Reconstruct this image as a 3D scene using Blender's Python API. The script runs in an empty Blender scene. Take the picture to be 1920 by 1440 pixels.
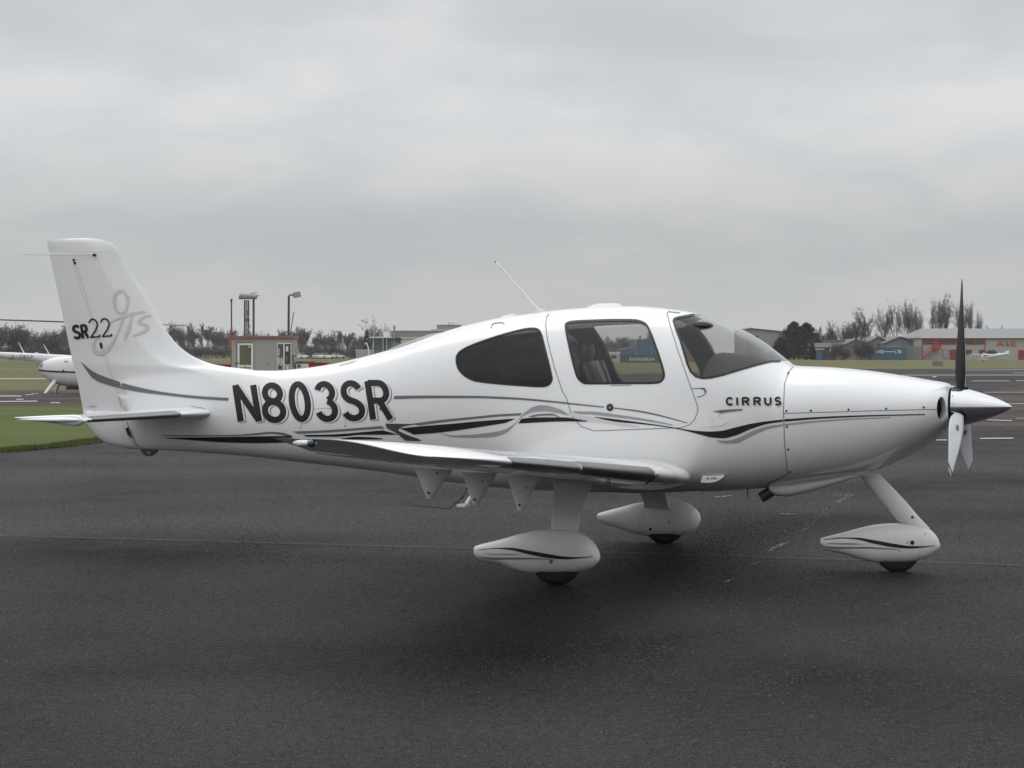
import bpy, bmesh, math, random
import numpy as np
from mathutils import Vector, Matrix

random.seed(11)
RNG = np.random.RandomState(5)
sc = bpy.context.scene
COL = sc.collection

# ------------------------------------------------------------------ camera
F, EYE, HOR = 3700.0, 1.72, 660.0          # focal length (px of a 1920 frame), eye height (m), horizon row
cd = bpy.data.cameras.new('camera')
cam = bpy.data.objects.new('camera', cd)
COL.objects.link(cam)
cd.sensor_width = 36.0
cd.lens = 36.0 * F / 1920.0
cd.shift_y = -(720.0 - HOR) / 1920.0
cd.clip_start, cd.clip_end = 0.1, 6000.0
cam.location = (0, 0, EYE)
cam.rotation_euler = (math.pi / 2, 0, 0)
sc.camera = cam

# ------------------------------------------------------------------ sky and sun
SUN_EL, SUN_AZ = math.radians(62), math.radians(-35)      # azimuth from +Y towards +X
world = bpy.data.worlds.new('World')
sc.world = world
world.use_nodes = True
wn, wl = world.node_tree.nodes, world.node_tree.links
wn.clear()
w_out = wn.new('ShaderNodeOutputWorld')
w_bg = wn.new('ShaderNodeBackground'); w_bg.inputs['Strength'].default_value = 0.1
w_sky = wn.new('ShaderNodeTexSky'); w_sky.sky_type = 'NISHITA'; w_sky.sun_disc = False
w_sky.sun_elevation = SUN_EL; w_sky.sun_rotation = SUN_AZ
w_tc = wn.new('ShaderNodeTexCoord')
w_sep = wn.new('ShaderNodeSeparateXYZ'); wl.new(w_tc.outputs['Generated'], w_sep.inputs[0])
def wmath(op, a, b=None, clamp=False):
    n = wn.new('ShaderNodeMath'); n.operation = op; n.use_clamp = clamp
    for i, v in enumerate((a, b)):
        if v is None: continue
        if isinstance(v, (int, float)): n.inputs[i].default_value = v
        else: wl.new(v, n.inputs[i])
    return n.outputs[0]
el = wmath('MAXIMUM', w_sep.outputs['Z'], 0.0)
den = wmath('ADD', el, 0.26)
cx = wmath('DIVIDE', w_sep.outputs['X'], den)
cy = wmath('DIVIDE', w_sep.outputs['Y'], den)
w_cmb = wn.new('ShaderNodeCombineXYZ')
wl.new(cx, w_cmb.inputs[0]); wl.new(cy, w_cmb.inputs[1])
def wnoise(scale, detail, rough, off, dist=0.0):
    m = wn.new('ShaderNodeMapping'); m.inputs['Location'].default_value = off
    wl.new(w_cmb.outputs[0], m.inputs[0])
    n = wn.new('ShaderNodeTexNoise'); n.inputs['Scale'].default_value = scale
    n.inputs['Detail'].default_value = detail; n.inputs['Roughness'].default_value = rough
    n.inputs['Distortion'].default_value = dist
    wl.new(m.outputs[0], n.inputs['Vector'])
    return n.outputs['Fac']
n1 = wnoise(1.5, 3, 0.5, (5.2, 2.6, 0), 0.3)
n2 = wnoise(4.2, 5, 0.55, (8.3, 4.4, 0), 0.5)
mixn = wmath('ADD', wmath('MULTIPLY', n1, 0.66), wmath('MULTIPLY', n2, 0.34))
w_mr = wn.new('ShaderNodeMapRange'); w_mr.interpolation_type = 'SMOOTHSTEP'
w_mr.inputs['From Min'].default_value = 0.34; w_mr.inputs['From Max'].default_value = 0.66
wl.new(mixn, w_mr.inputs['Value'])
# overcast deck: luminance by elevation (grey near the horizon, a thinner bright layer above it, brighter overhead)
w_ramp = wn.new('ShaderNodeValToRGB'); w_ramp.color_ramp.interpolation = 'B_SPLINE'
cr_ = w_ramp.color_ramp.elements
SKYL = [(0.0, .515), (.03, .485), (.06, .475), (.09, .55), (.12, .63), (.15, .60), (.19, .575), (.26, .66), (.5, 1.0), (1.0, 1.25)]
cr_[0].position = 0; cr_[0].color = (SKYL[0][1] * .8,) * 3 + (1,)
cr_[1].position = 1; cr_[1].color = (SKYL[-1][1] * .8,) * 3 + (1,)
for p_, v_ in SKYL[1:-1]:
    e_ = cr_.new(p_); e_.color = (v_ * .8, v_ * .8, v_ * .8, 1)
wl.new(el, w_ramp.inputs[0])
w_fade = wn.new('ShaderNodeMapRange')
w_fade.inputs['From Min'].default_value = 0.02; w_fade.inputs['From Max'].default_value = 0.12
w_fade.inputs['To Min'].default_value = 0.25
wl.new(el, w_fade.inputs['Value'])
amp = wmath('MULTIPLY', w_fade.outputs[0], 1.55)
lum = wmath('ADD', wmath('MULTIPLY', w_ramp.outputs[0], 14.0), wmath('MULTIPLY', wmath('SUBTRACT', w_mr.outputs[0], 0.5), amp))
w_tint = wn.new('ShaderNodeMix'); w_tint.data_type = 'RGBA'
w_tint.inputs[6].default_value = (0.95, 0.992, 1.025, 1)
w_tint.inputs[7].default_value = (0.985, 0.988, 0.995, 1)
wl.new(w_mr.outputs[0], w_tint.inputs[0])
w_mul = wn.new('ShaderNodeVectorMath'); w_mul.operation = 'SCALE'
wl.new(w_tint.outputs[2], w_mul.inputs[0]); wl.new(lum, w_mul.inputs['Scale'])
w_mix = wn.new('ShaderNodeMix'); w_mix.data_type = 'RGBA'; w_mix.inputs[0].default_value = 0.95
wl.new(w_sky.outputs[0], w_mix.inputs[6]); wl.new(w_mul.outputs[0], w_mix.inputs[7])
wl.new(w_mix.outputs[2], w_bg.inputs['Color'])
wl.new(w_bg.outputs[0], w_out.inputs['Surface'])

sd = bpy.data.lights.new('sun', 'SUN')
sd.energy = 0.6; sd.angle = math.radians(40); sd.color = (1.0, 0.98, 0.95)
sun = bpy.data.objects.new('sun', sd); COL.objects.link(sun)
sdir = Vector((math.cos(SUN_EL) * math.sin(SUN_AZ), math.cos(SUN_EL) * math.cos(SUN_AZ), math.sin(SUN_EL)))
sun.rotation_euler = sdir.to_track_quat('Z', 'Y').to_euler()
sun.location = (0, 0, 60)

sc.view_settings.view_transform = 'Standard'
sc.view_settings.look = 'None'
sc.view_settings.exposure = 0.0
sc.view_settings.gamma = 1.0
sc.view_settings.use_curve_mapping = False
sc.cycles.transparent_max_bounces = 24
sc.cycles.max_bounces = 10

# ------------------------------------------------------------------ measuring helpers
def gp(px, py):
    """ground point (x, y) seen at a row and column of the photograph"""
    d = EYE * F / (py - HOR)
    return ((px - 960.0) / F * d, d)
def at(px, py, d):
    """point at depth d"""
    return ((px - 960.0) / F * d, d, EYE + (HOR - py) / F * d)

YAW = math.radians(18.4)
P0 = np.array([0.85, 16.14])
CA, SA = math.cos(YAW), math.sin(YAW)
def loc(px, py, w):
    """station s (forward), height z on the aircraft's vertical plane at starboard offset w"""
    px = np.asarray(px, float); py = np.asarray(py, float); w = np.asarray(w, float)
    r = (px - 960.0) / F
    s = (r * (P0[1] - w * CA) - P0[0] + w * SA) / (CA + r * SA)
    d = P0[1] - s * SA - w * CA
    return s, EYE + (HOR - py) / F * d
def proj(s, w, z):
    X = P0[0] + s * CA - w * SA
    d = P0[1] - s * SA - w * CA
    return 960.0 + F * X / d, HOR - F * (z - EYE) / d

def pchip(x, y):
    x = np.asarray(x, float); y = np.asarray(y, float)
    o = np.argsort(x); x = x[o]; y = y[o]
    h = np.diff(x); dl = np.diff(y) / h
    m = np.zeros_like(y)
    for i in range(1, len(x) - 1):
        if dl[i - 1] * dl[i] > 0:
            w1 = 2 * h[i] + h[i - 1]; w2 = h[i] + 2 * h[i - 1]
            m[i] = (w1 + w2) / (w1 / dl[i - 1] + w2 / dl[i])
    m[0] = dl[0]; m[-1] = dl[-1]
    def f(q):
        q = np.asarray(q, float)
        i = np.clip(np.searchsorted(x, q) - 1, 0, len(x) - 2)
        t = np.clip((q - x[i]) / h[i], 0, 1)
        return ((1 + 2 * t) * (1 - t) ** 2 * y[i] + t * (1 - t) ** 2 * h[i] * m[i]
                + t * t * (3 - 2 * t) * y[i + 1] + t * t * (t - 1) * h[i] * m[i + 1])
    return f

# ------------------------------------------------------------------ materials
def mat(name, col, rough=0.5, metal=0.0, var=0.0, vscale=6.0, bump=0.0, bscale=40.0, spec=0.5, coat=0.0, stretch=None):
    m = bpy.data.materials.new(name); m.use_nodes = True
    nt = m.node_tree; b = nt.nodes['Principled BSDF']
    b.inputs['Roughness'].default_value = rough
    b.inputs['Metallic'].default_value = metal
    b.inputs['Specular IOR Level'].default_value = spec
    b.inputs['Coat Weight'].default_value = coat
    b.inputs['Coat Roughness'].default_value = 0.06
    tc = nt.nodes.new('ShaderNodeTexCoord')
    vec = tc.outputs['Object']
    if stretch:
        mp = nt.nodes.new('ShaderNodeMapping'); mp.inputs['Scale'].default_value = stretch
        nt.links.new(vec, mp.inputs[0]); vec = mp.outputs[0]
    n = nt.nodes.new('ShaderNodeTexNoise'); n.inputs['Scale'].default_value = vscale
    n.inputs['Detail'].default_value = 5; n.inputs['Roughness'].default_value = 0.62
    nt.links.new(vec, n.inputs['Vector'])
    mx = nt.nodes.new('ShaderNodeMix'); mx.data_type = 'RGBA'
    c = np.array(col[:3])
    mx.inputs[6].default_value = (*np.clip(c * (1 - var), 0, 1), 1)
    mx.inputs[7].default_value = (*np.clip(c * (1 + var), 0, 1), 1)
    nt.links.new(n.outputs['Fac'], mx.inputs[0])
    nt.links.new(mx.outputs[2], b.inputs['Base Color'])
    if bump:
        n2 = nt.nodes.new('ShaderNodeTexNoise'); n2.inputs['Scale'].default_value = bscale
        n2.inputs['Detail'].default_value = 3
        nt.links.new(vec, n2.inputs['Vector'])
        bp = nt.nodes.new('ShaderNodeBump'); bp.inputs['Strength'].default_value = bump; bp.inputs['Distance'].default_value = 0.02
        nt.links.new(n2.outputs['Fac'], bp.inputs['Height'])
        nt.links.new(bp.outputs[0], b.inputs['Normal'])
    return m

def glass_mat(name, tint, ior=1.5, refl=1.0):
    m = bpy.data.materials.new(name); m.use_nodes = True
    nt = m.node_tree; nt.nodes.clear()
    o = nt.nodes.new('ShaderNodeOutputMaterial')
    tr = nt.nodes.new('ShaderNodeBsdfTransparent'); tr.inputs[0].default_value = (*tint, 1)
    gl = nt.nodes.new('ShaderNodeBsdfGlossy'); gl.inputs['Roughness'].default_value = 0.015
    gl.inputs['Color'].default_value = (refl, refl, refl, 1)
    lw = nt.nodes.new('ShaderNodeLayerWeight'); lw.inputs['Blend'].default_value = .5
    p5 = nt.nodes.new('ShaderNodeMath'); p5.operation = 'POWER'; p5.inputs[1].default_value = 5.0
    nt.links.new(lw.outputs['Facing'], p5.inputs[0])
    fr = nt.nodes.new('ShaderNodeMath'); fr.operation = 'MULTIPLY_ADD'
    f0 = ((ior - 1) / (ior + 1)) ** 2
    fr.inputs[1].default_value = 1 - f0; fr.inputs[2].default_value = f0
    nt.links.new(p5.outputs[0], fr.inputs[0])
    tc = nt.nodes.new('ShaderNodeTexCoord')
    n = nt.nodes.new('ShaderNodeTexNoise'); n.inputs['Scale'].default_value = 5.0
    nt.links.new(tc.outputs['Object'], n.inputs['Vector'])
    bp = nt.nodes.new('ShaderNodeBump'); bp.inputs['Strength'].default_value = 0.03
    nt.links.new(n.outputs['Fac'], bp.inputs['Height']); nt.links.new(bp.outputs[0], gl.inputs['Normal'])
    mx = nt.nodes.new('ShaderNodeMixShader')
    nt.links.new(fr.outputs[0], mx.inputs[0]); nt.links.new(tr.outputs[0], mx.inputs[1]); nt.links.new(gl.outputs[0], mx.inputs[2])
    nt.links.new(mx.outputs[0], o.inputs[0])
    return m

# ------------------------------------------------------------------ object helpers
def mesh_obj(name, V, Fc, material, parent=None, smooth=None, label=None, kind=None, mats=None, fm=None):
    me = bpy.data.meshes.new(name)
    V = np.asarray(V, float)
    me.from_pydata(V.tolist(), [], [tuple(int(i) for i in f) for f in Fc])
    if mats:
        for k in mats: me.materials.append(k)
        me.polygons.foreach_set('material_index', list(fm))
    else:
        me.materials.append(material)
    if smooth is not None:
        me.polygons.foreach_set('use_smooth', [True] * len(me.polygons))
        if smooth < 180: me.set_sharp_from_angle(angle=math.radians(smooth))
    me.update()
    o = bpy.data.objects.new(name, me); COL.objects.link(o)
    if parent is not None: o.parent = parent
    if label: o['label'] = label
    if kind: o['kind'] = kind
    return o

def thing(name, label, cat, loc3=(0, 0, 0), rz=0.0, group=None):
    o = bpy.data.objects.new(name, None); COL.objects.link(o)
    o.empty_display_size = 0.3
    o.location = loc3; o.rotation_euler = (0, 0, rz)
    o['label'] = label; o['category'] = cat
    if group: o['group'] = group
    return o
def tag(o, label, cat, group=None):
    o['label'] = label; o['category'] = cat
    if group: o['group'] = group
    return o

class MB:
    """collects simple solids into one mesh"""
    def __init__(s): s.V = []; s.Fc = []
    def add(s, V, Fc):
        b = len(s.V); s.V.extend([tuple(v) for v in V]); s.Fc.extend([tuple(i + b for i in f) for f in Fc])
        return s
    def box(s, c, d, rz=0.0, M=None):
        hx, hy, hz = d[0] / 2, d[1] / 2, d[2] / 2
        P = [Vector((x, y, z)) for z in (-hz, hz) for x, y in ((-hx, -hy), (hx, -hy), (hx, hy), (-hx, hy))]
        R = M if M is not None else Matrix.Rotation(rz, 3, 'Z')
        P = [R @ p + Vector(c) for p in P]
        return s.add(P, [(3, 2, 1, 0), (4, 5, 6, 7), (0, 1, 5, 4), (1, 2, 6, 5), (2, 3, 7, 6), (3, 0, 4, 7)])
    def tube(s, pts, rad, n=8, cap=True):
        pts = [Vector(p) for p in pts]
        if not hasattr(rad, '__len__'): rad = [rad] * len(pts)
        rings = []
        for i, p in enumerate(pts):
            a = pts[max(i - 1, 0)]; b = pts[min(i + 1, len(pts) - 1)]
            t = (b - a).normalized()
            u = t.cross(Vector((0.123, 0.2, 1)) if abs(t.z) < 0.9 else Vector((1, 0.1, 0))).normalized(); v = t.cross(u)
            rings.append([p + (u * math.cos(2 * math.pi * k / n) + v * math.sin(2 * math.pi * k / n)) * rad[i] for k in range(n)])
        return s.rings(rings, cap)
    def rings(s, rings, cap=True, closed=True):
        n = len(rings[0]); V = [p for r in rings for p in r]; Fc = []
        for i in range(len(rings) - 1):
            for k in range(n if closed else n - 1):
                k2 = (k + 1) % n
                Fc.append((i * n + k, i * n + k2, (i + 1) * n + k2, (i + 1) * n + k))
        if cap:
            Fc.append(tuple(range(n - 1, -1, -1))); Fc.append(tuple(range((len(rings) - 1) * n, len(rings) * n)))
        return s.add(V, Fc)
    def prism(s, poly, axis_vec):
        """polygon (3-D points) extruded along axis_vec"""
        a = Vector(axis_vec); n = len(poly)
        V = [Vector(p) for p in poly] + [Vector(p) + a for p in poly]
        Fc = [tuple(range(n - 1, -1, -1)), tuple(range(n, 2 * n))]
        Fc += [(k, (k + 1) % n, n + (k + 1) % n, n + k) for k in range(n)]
        return s.add(V, Fc)
    def ell(s, c, r, n=16, m=10, M=None):
        rings = []
        for i in range(m + 1):
            t = -math.pi / 2 + math.pi * i / m
            t = max(min(t, math.pi / 2 - 0.02), -math.pi / 2 + 0.02)
            ring = []
            for k in range(n):
                p = Vector((r[0] * math.cos(t) * math.cos(2 * math.pi * k / n), r[1] * math.cos(t) * math.sin(2 * math.pi * k / n), r[2] * math.sin(t)))
                if M is not None: p = M @ p
                ring.append(p + Vector(c))
            rings.append(ring)
        return s.rings(rings)
    def obj(s, name, material, parent=None, smooth=None, label=None, kind=None):
        return mesh_obj(name, s.V, s.Fc, material, parent, smooth, label, kind)
    def fix(s):
        me = bpy.data.meshes.new('tmp'); me.from_pydata([tuple(v) for v in s.V], [], s.Fc)
        bm = bmesh.new(); bm.from_mesh(me); bmesh.ops.recalc_face_normals(bm, faces=bm.faces)
        bm.verts.index_update()
        s.V = [v.co.copy() for v in bm.verts]; s.Fc = [tuple(v.index for v in f.verts) for f in bm.faces]
        bm.free(); bpy.data.meshes.remove(me)
        return s

# ------------------------------------------------------------------ strokes for lettering and stripes
def arc(cx_, cy_, rx, ry, a0, a1, n=14):
    return [(cx_ + rx * math.cos(math.radians(a0 + (a1 - a0) * i / n)), cy_ + ry * math.sin(math.radians(a0 + (a1 - a0) * i / n))) for i in range(n + 1)]
# glyphs in a unit box, y up
G = {
 'N': [[(.1, 0), (.1, 1)], [(.1, .98), (.9, .02)], [(.9, 0), (.9, 1)]],
 '8': [arc(.5, .74, .33, .21, 0, 360, 24), arc(.5, .27, .4, .24, 0, 360, 24)],
 '0': [arc(.5, .5, .39, .46, 0, 360, 32)],
 '3': [arc(.47, .735, .35, .21, 165, -75, 16), arc(.47, .27, .39, .235, 80, -165, 18)],
 'S': [arc(.5, .73, .37, .225, 20, 245, 16) + [(.62, .47)] + arc(.5, .255, .40, .215, 50, -160, 16)],
 'R': [[(.11, 0), (.11, 1)], [(.11, .95), (.5, .95)] + arc(.55, .72, .32, .23, 90, -90, 14) + [(.5, .49), (.11, .49)], [(.52, .49), (.9, 0)]],
 'C': [arc(.52, .5, .42, .44, 40, 320, 22)],
 'I': [[(.5, 0), (.5, 1)]],
 'U': [[(.1, 1), (.1, .4)] + arc(.5, .4, .4, .35, 180, 360, 14) + [(.9, .4), (.9, 1)]],
 '2': [arc(.5, .7, .38, .27, 165, -25, 16) + [(.62, .36), (.1, .03)], [(.06, .03), (.93, .03)], [(.92, 0), (.95, .14)]],
 'A': [[(.02, 0), (.5, 1)], [(.5, 1), (.98, 0)], [(.2, .33), (.8, .33)]],
 'E': [[(.12, 0), (.12, 1)], [(.12, .92), (.9, .92)], [(.12, .5), (.82, .5)], [(.12, .08), (.9, .08)]],
 '&': [[(.95, 0), (.35, .62)] + arc(.5, .78, .2, .18, 200, -40, 12) + [(.2, .42)] + arc(.38, .24, .3, .2, 150, 330, 12) + [(.9, .5)]],
 'V': [[(.05, 1), (.5, 0)], [(.5, 0), (.95, 1)]],
 'G': [arc(.5, .5, .4, .44, 45, 350, 20), [(.9, .45), (.55, .45)]],
 'L': [[(.12, 1), (.12, 0)], [(.12, .06), (.9, .06)]],
 'T': [[(.5, 0), (.5, 1)], [(.05, .94), (.95, .94)]],
 'D': [[(.12, 0), (.12, 1)], [(.12, .94), (.45, .94)] + arc(.45, .5, .42, .44, 90, -90, 14) + [(.12, .06)]],
 'O': [arc(.5, .5, .42, .44, 0, 360, 24)],
 'W': [[(.02, 1), (.27, 0)], [(.27, 0), (.5, .9)], [(.5, .9), (.73, 0)], [(.73, 0), (.98, 1)]],
 'F': [[(.12, 0), (.12, 1)], [(.12, .93), (.9, .93)], [(.12, .5), (.78, .5)]],
 'P': [[(.12, 0), (.12, 1)], [(.12, .94), (.5, .94)] + arc(.52, .71, .33, .23, 90, -90, 12) + [(.12, .48)]],
 'B': [[(.12, 0), (.12, 1)], [(.12, .94), (.45, .94)] + arc(.48, .74, .3, .2, 90, -90, 10) + [(.12, .54)], [(.12, .54), (.5, .54)] + arc(.52, .3, .36, .24, 90, -90, 10) + [(.12, .06)]],
 '-': [[(.15, .48), (.85, .48)]],
}
def resample(pts, step):
    pts = [np.array(p, float) for p in pts]; out = [pts[0]]
    for a, b in zip(pts[:-1], pts[1:]):
        n = max(1, int(np.ceil(np.linalg.norm(b - a) / step)))
        for i in range(1, n + 1): out.append(a + (b - a) * i / n)
    return np.array(out)
def stroke_strip(pts, width, step=3.0, across=2):
    """2-D polyline -> strip of cross rows (n, across+1, 2)"""
    P = resample(pts, step)
    closed = np.linalg.norm(P[0] - P[-1]) < 1e-6
    T = np.gradient(P, axis=0)
    if closed:
        t0 = P[1] - P[-2]; T[0] = t0; T[-1] = t0
    T /= np.linalg.norm(T, axis=1)[:, None] + 1e-9
    Nn = np.stack([-T[:, 1], T[:, 0]], 1)
    if hasattr(width, '__len__'): wd = np.interp(np.linspace(0, 1, len(P)), np.linspace(0, 1, len(width)), width)
    else: wd = np.full(len(P), width)
    k = np.linspace(-.5, .5, across + 1)
    return P[:, None, :] + Nn[:, None, :] * (wd[:, None, None] * k[None, :, None])
def band_strip(up, lo, n=60, across=3):
    """strip between two 2-D edge polylines"""
    def rs(e):
        e = np.array(e, float); L = np.r_[0, np.cumsum(np.linalg.norm(np.diff(e, axis=0), axis=1))]
        q = np.linspace(0, L[-1], n)
        fx, fy = pchip(L, e[:, 0]), pchip(L, e[:, 1])
        return np.stack([fx(q), fy(q)], 1)
    A, B = rs(up), rs(lo)
    k = np.linspace(0, 1, across + 1)
    return A[:, None, :] * (1 - k)[None, :, None] + B[:, None, :] * k[None, :, None]
def glyph_strips(ch, quad, width, step=2.0):
    """quad: TL, TR, BR, BL in photo columns/rows"""
    TL, TR, BR, BL = [np.array(q, float) for q in quad]
    out = []
    for st in G[ch]:
        P = np.array(st, float); u, v = P[:, :1], P[:, 1:]
        Q = (BL * (1 - u) + BR * u) * (1 - v) + (TL * (1 - u) + TR * u) * v
        out.append(stroke_strip(Q, width, step))
    return out
def strips_mesh(strips, fn, off=0.003, lift=0.0002):
    """map 2-D strips through fn(px, py, off) -> (n,3) points"""
    V = []; Fc = []; b = 0
    for i, S in enumerate(strips):
        n, m, _ = S.shape
        P = fn(S[..., 0].ravel(), S[..., 1].ravel(), off + lift * i)
        V.append(P)
        for r in range(n - 1):
            for c in range(m - 1):
                a = b + r * m + c
                Fc.append((a, a + 1, a + m + 1, a + m))
        b += n * m
    return np.concatenate(V), Fc

from mathutils.bvhtree import BVHTree
def bvh_picker(objs, origin):
    """near surface of finished parts behind a photo position, in the coordinates of their thing"""
    V, Fc = [], []
    for o in objs:
        k = len(V); V += [v.co.copy() for v in o.data.vertices]; Fc += [tuple(i + k for i in p.vertices) for p in o.data.polygons]
    tree = BVHTree.FromPolygons(V, Fc)
    inv = (Matrix.Translation((origin[0], origin[1], 0)) @ Matrix.Rotation(-YAW, 4, 'Z')).inverted()
    eye = inv @ Vector((0, 0, EYE))
    def fn(px_, py_, off):
        out = []
        for a, b_ in zip(np.ravel(px_), np.ravel(py_)):
            d = (inv @ Vector(at(a, b_, 10.0))) - eye; d.normalize()
            h = tree.ray_cast(eye, d)
            p = h[0] if h[0] is not None else eye + d * 16
            out.append(tuple(p - d * off))
        return np.array(out)
    return fn
# ================================================================== ground
def nodes(m):
    nt = m.node_tree; return nt, nt.nodes, nt.links
def asphalt(name, dark, light, rough0, rough1, seed, agg=95.0, warm=0.0, band=1.0, bump=.5, spec=.3):
    m = bpy.data.materials.new(name); m.use_nodes = True
    nt, N, L = nodes(m); b = N['Principled BSDF']
    tc = N.new('ShaderNodeTexCoord')
    def noise(scale, det, ro, loc_=(0, 0, 0), sc_=(1, 1, 1), rot=0.0):
        mp = N.new('ShaderNodeMapping'); mp.inputs['Location'].default_value = loc_; mp.inputs['Scale'].default_value = sc_; mp.inputs['Rotation'].default_value = (0, 0, rot)
        L.new(tc.outputs['Object'], mp.inputs[0])
        n = N.new('ShaderNodeTexNoise'); n.inputs['Scale'].default_value = scale; n.inputs['Detail'].default_value = det; n.inputs['Roughness'].default_value = ro
        L.new(mp.outputs[0], n.inputs['Vector']); return n.outputs['Fac']
    def mth(op, a, b_, clamp=False):
        n = N.new('ShaderNodeMath'); n.operation = op; n.use_clamp = clamp
        for i, v in enumerate((a, b_)):
            if isinstance(v, (int, float)): n.inputs[i].default_value = v
            else: L.new(v, n.inputs[i])
        return n.outputs[0]
    def rng(v, a, b_, c=0.0, d=1.0):
        n = N.new('ShaderNodeMapRange'); n.inputs['From Min'].default_value = a; n.inputs['From Max'].default_value = b_
        n.inputs['To Min'].default_value = c; n.inputs['To Max'].default_value = d; L.new(v, n.inputs['Value']); return n.outputs[0]
    fine = noise(agg, 4, .75, (seed, 0, 0))
    coarse = noise(agg * .42, 2, .6, (seed, 5, 0))
    mid = noise(agg * .22, 4, .65, (seed, 3, 0))
    big = noise(.35, 5, .6, (seed, 7, 0))
    bands = noise(.26, 2, .45, (seed + 2, 1, 0), (.30, .85, 1), math.radians(-34))
    vor = N.new('ShaderNodeTexVoronoi'); vor.inputs['Scale'].default_value = agg * 1.1; L.new(tc.outputs['Object'], vor.inputs['Vector'])
    f = mth('ADD', mth('MULTIPLY', rng(fine, .34, .66), .34), mth('MULTIPLY', rng(coarse, .36, .64), .30))
    f = mth('ADD', f, mth('MULTIPLY', rng(mid, .3, .7), .12))
    f = mth('ADD', f, mth('MULTIPLY', rng(big, .32, .68), .13))
    f = mth('ADD', f, mth('MULTIPLY', rng(bands, .38, .62), .16 * band))
    chip = rng(vor.outputs['Color'], .86, .97)
    f = mth('ADD', f, mth('MULTIPLY', chip, .5))
    mx = N.new('ShaderNodeMix'); mx.data_type = 'RGBA'; L.new(f, mx.inputs[0])
    mx.inputs[6].default_value = (*dark, 1); mx.inputs[7].default_value = (*light, 1)
    L.new(mx.outputs[2], b.inputs['Base Color'])
    r = mth('ADD', mth('MULTIPLY', rng(big, .3, .7), .5), mth('MULTIPLY', rng(bands, .36, .64), .5))
    L.new(rng(r, 0.0, 1.0, rough0, rough1), b.inputs['Roughness'])
    L.new(mth('MULTIPLY', mth('POWER', rng(mth('ADD', mth('MULTIPLY', rng(big, .28, .72), .5), mth('MULTIPLY', rng(bands, .26, .74), .5)), .12, .9), 1.6), spec), b.inputs['Specular IOR Level'])
    bp = N.new('ShaderNodeBump'); bp.inputs['Strength'].default_value = bump; bp.inputs['Distance'].default_value = .012
    hh = mth('ADD', mth('ADD', mth('MULTIPLY', fine, .5), mth('MULTIPLY', coarse, .9)), mth('MULTIPLY', vor.outputs['Distance'], -.3))
    L.new(hh, bp.inputs['Height']); L.new(bp.outputs[0], b.inputs['Normal'])
    return m
def grass_mat(name, a, b_, c, s1=.08, s2=3.0, bmp=.6):
    m = bpy.data.materials.new(name); m.use_nodes = True
    nt, N, L = nodes(m); p = N['Principled BSDF']; p.inputs['Roughness'].default_value = .9; p.inputs['Specular IOR Level'].default_value = .15
    tc = N.new('ShaderNodeTexCoord')
    mp = N.new('ShaderNodeMapping'); mp.inputs['Scale'].default_value = (.3, 1, 1); L.new(tc.outputs['Object'], mp.inputs[0])
    n1 = N.new('ShaderNodeTexNoise'); n1.inputs['Scale'].default_value = s1; n1.inputs['Detail'].default_value = 5; n1.inputs['Roughness'].default_value = .65; L.new(mp.outputs[0], n1.inputs['Vector'])
    n2 = N.new('ShaderNodeTexNoise'); n2.inputs['Scale'].default_value = s2; n2.inputs['Detail'].default_value = 6; n2.inputs['Roughness'].default_value = .75; L.new(tc.outputs['Object'], n2.inputs['Vector'])
    r1 = N.new('ShaderNodeMapRange'); r1.inputs['From Min'].default_value = .36; r1.inputs['From Max'].default_value = .64; L.new(n1.outputs['Fac'], r1.inputs['Value'])
    r2 = N.new('ShaderNodeMapRange'); r2.inputs['From Min'].default_value = .35; r2.inputs['From Max'].default_value = .7; L.new(n2.outputs['Fac'], r2.inputs['Value'])
    m1 = N.new('ShaderNodeMix'); m1.data_type = 'RGBA'; L.new(r1.outputs[0], m1.inputs[0]); m1.inputs[6].default_value = (*a, 1); m1.inputs[7].default_value = (*b_, 1)
    m2 = N.new('ShaderNodeMix'); m2.data_type = 'RGBA'; L.new(r2.outputs[0], m2.inputs[0]); L.new(m1.outputs[2], m2.inputs[6]); m2.inputs[7].default_value = (*c, 1)
    L.new(m2.outputs[2], p.inputs['Base Color'])
    bp = N.new('ShaderNodeBump'); bp.inputs['Strength'].default_value = bmp; bp.inputs['Distance'].default_value = .05
    L.new(n2.outputs['Fac'], bp.inputs['Height']); L.new(bp.outputs[0], p.inputs['Normal'])
    return m
M_ASPH = asphalt('apron_asphalt', (.0035, .0031, .0034), (.037, .0335, .0362), .46, .66, 3.0, 42.0, 0, 1.7, 1.0, .19)
M_TAXI = asphalt('taxiway_asphalt', (.012, .0115, .012), (.062, .058, .059), .55, .7, 9.0, 40, 0, 1.6, .4, .12)
M_BROWN = asphalt('worn_brown_concrete', (.022, .017, .015), (.105, .079, .069), .55, .7, 14.0, 30, 0, 1.8, .4, .10)
M_BROWN2 = asphalt('worn_pink_tarmac', (.024, .019, .0175), (.10, .081, .075), .55, .7, 21.0, 30, 0, 1.8, .4, .10)
M_GRASSN = grass_mat('damp_green_grass', (.075, .106, .024), (.125, .135, .040), (.058, .082, .019), .45, 14.0, .5)
M_GRASSF = grass_mat('olive_winter_grass', (.112, .115, .045), (.175, .150, .075), (.095, .095, .038), .035, 1.2)
M_PAINT = mat('worn_white_line', (.43, .43, .42), .7, var=.35, vscale=3)
M_PAINTY = mat('worn_yellow_line', (.36, .30, .17), .7, var=.3, vscale=3)
M_PAINTG = mat('faint_grey_line', (.085, .083, .086), .7, var=.6, vscale=4)
M_CONC = mat('pale_concrete_path', (.30, .29, .27), .8, var=.2, vscale=2)

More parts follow.
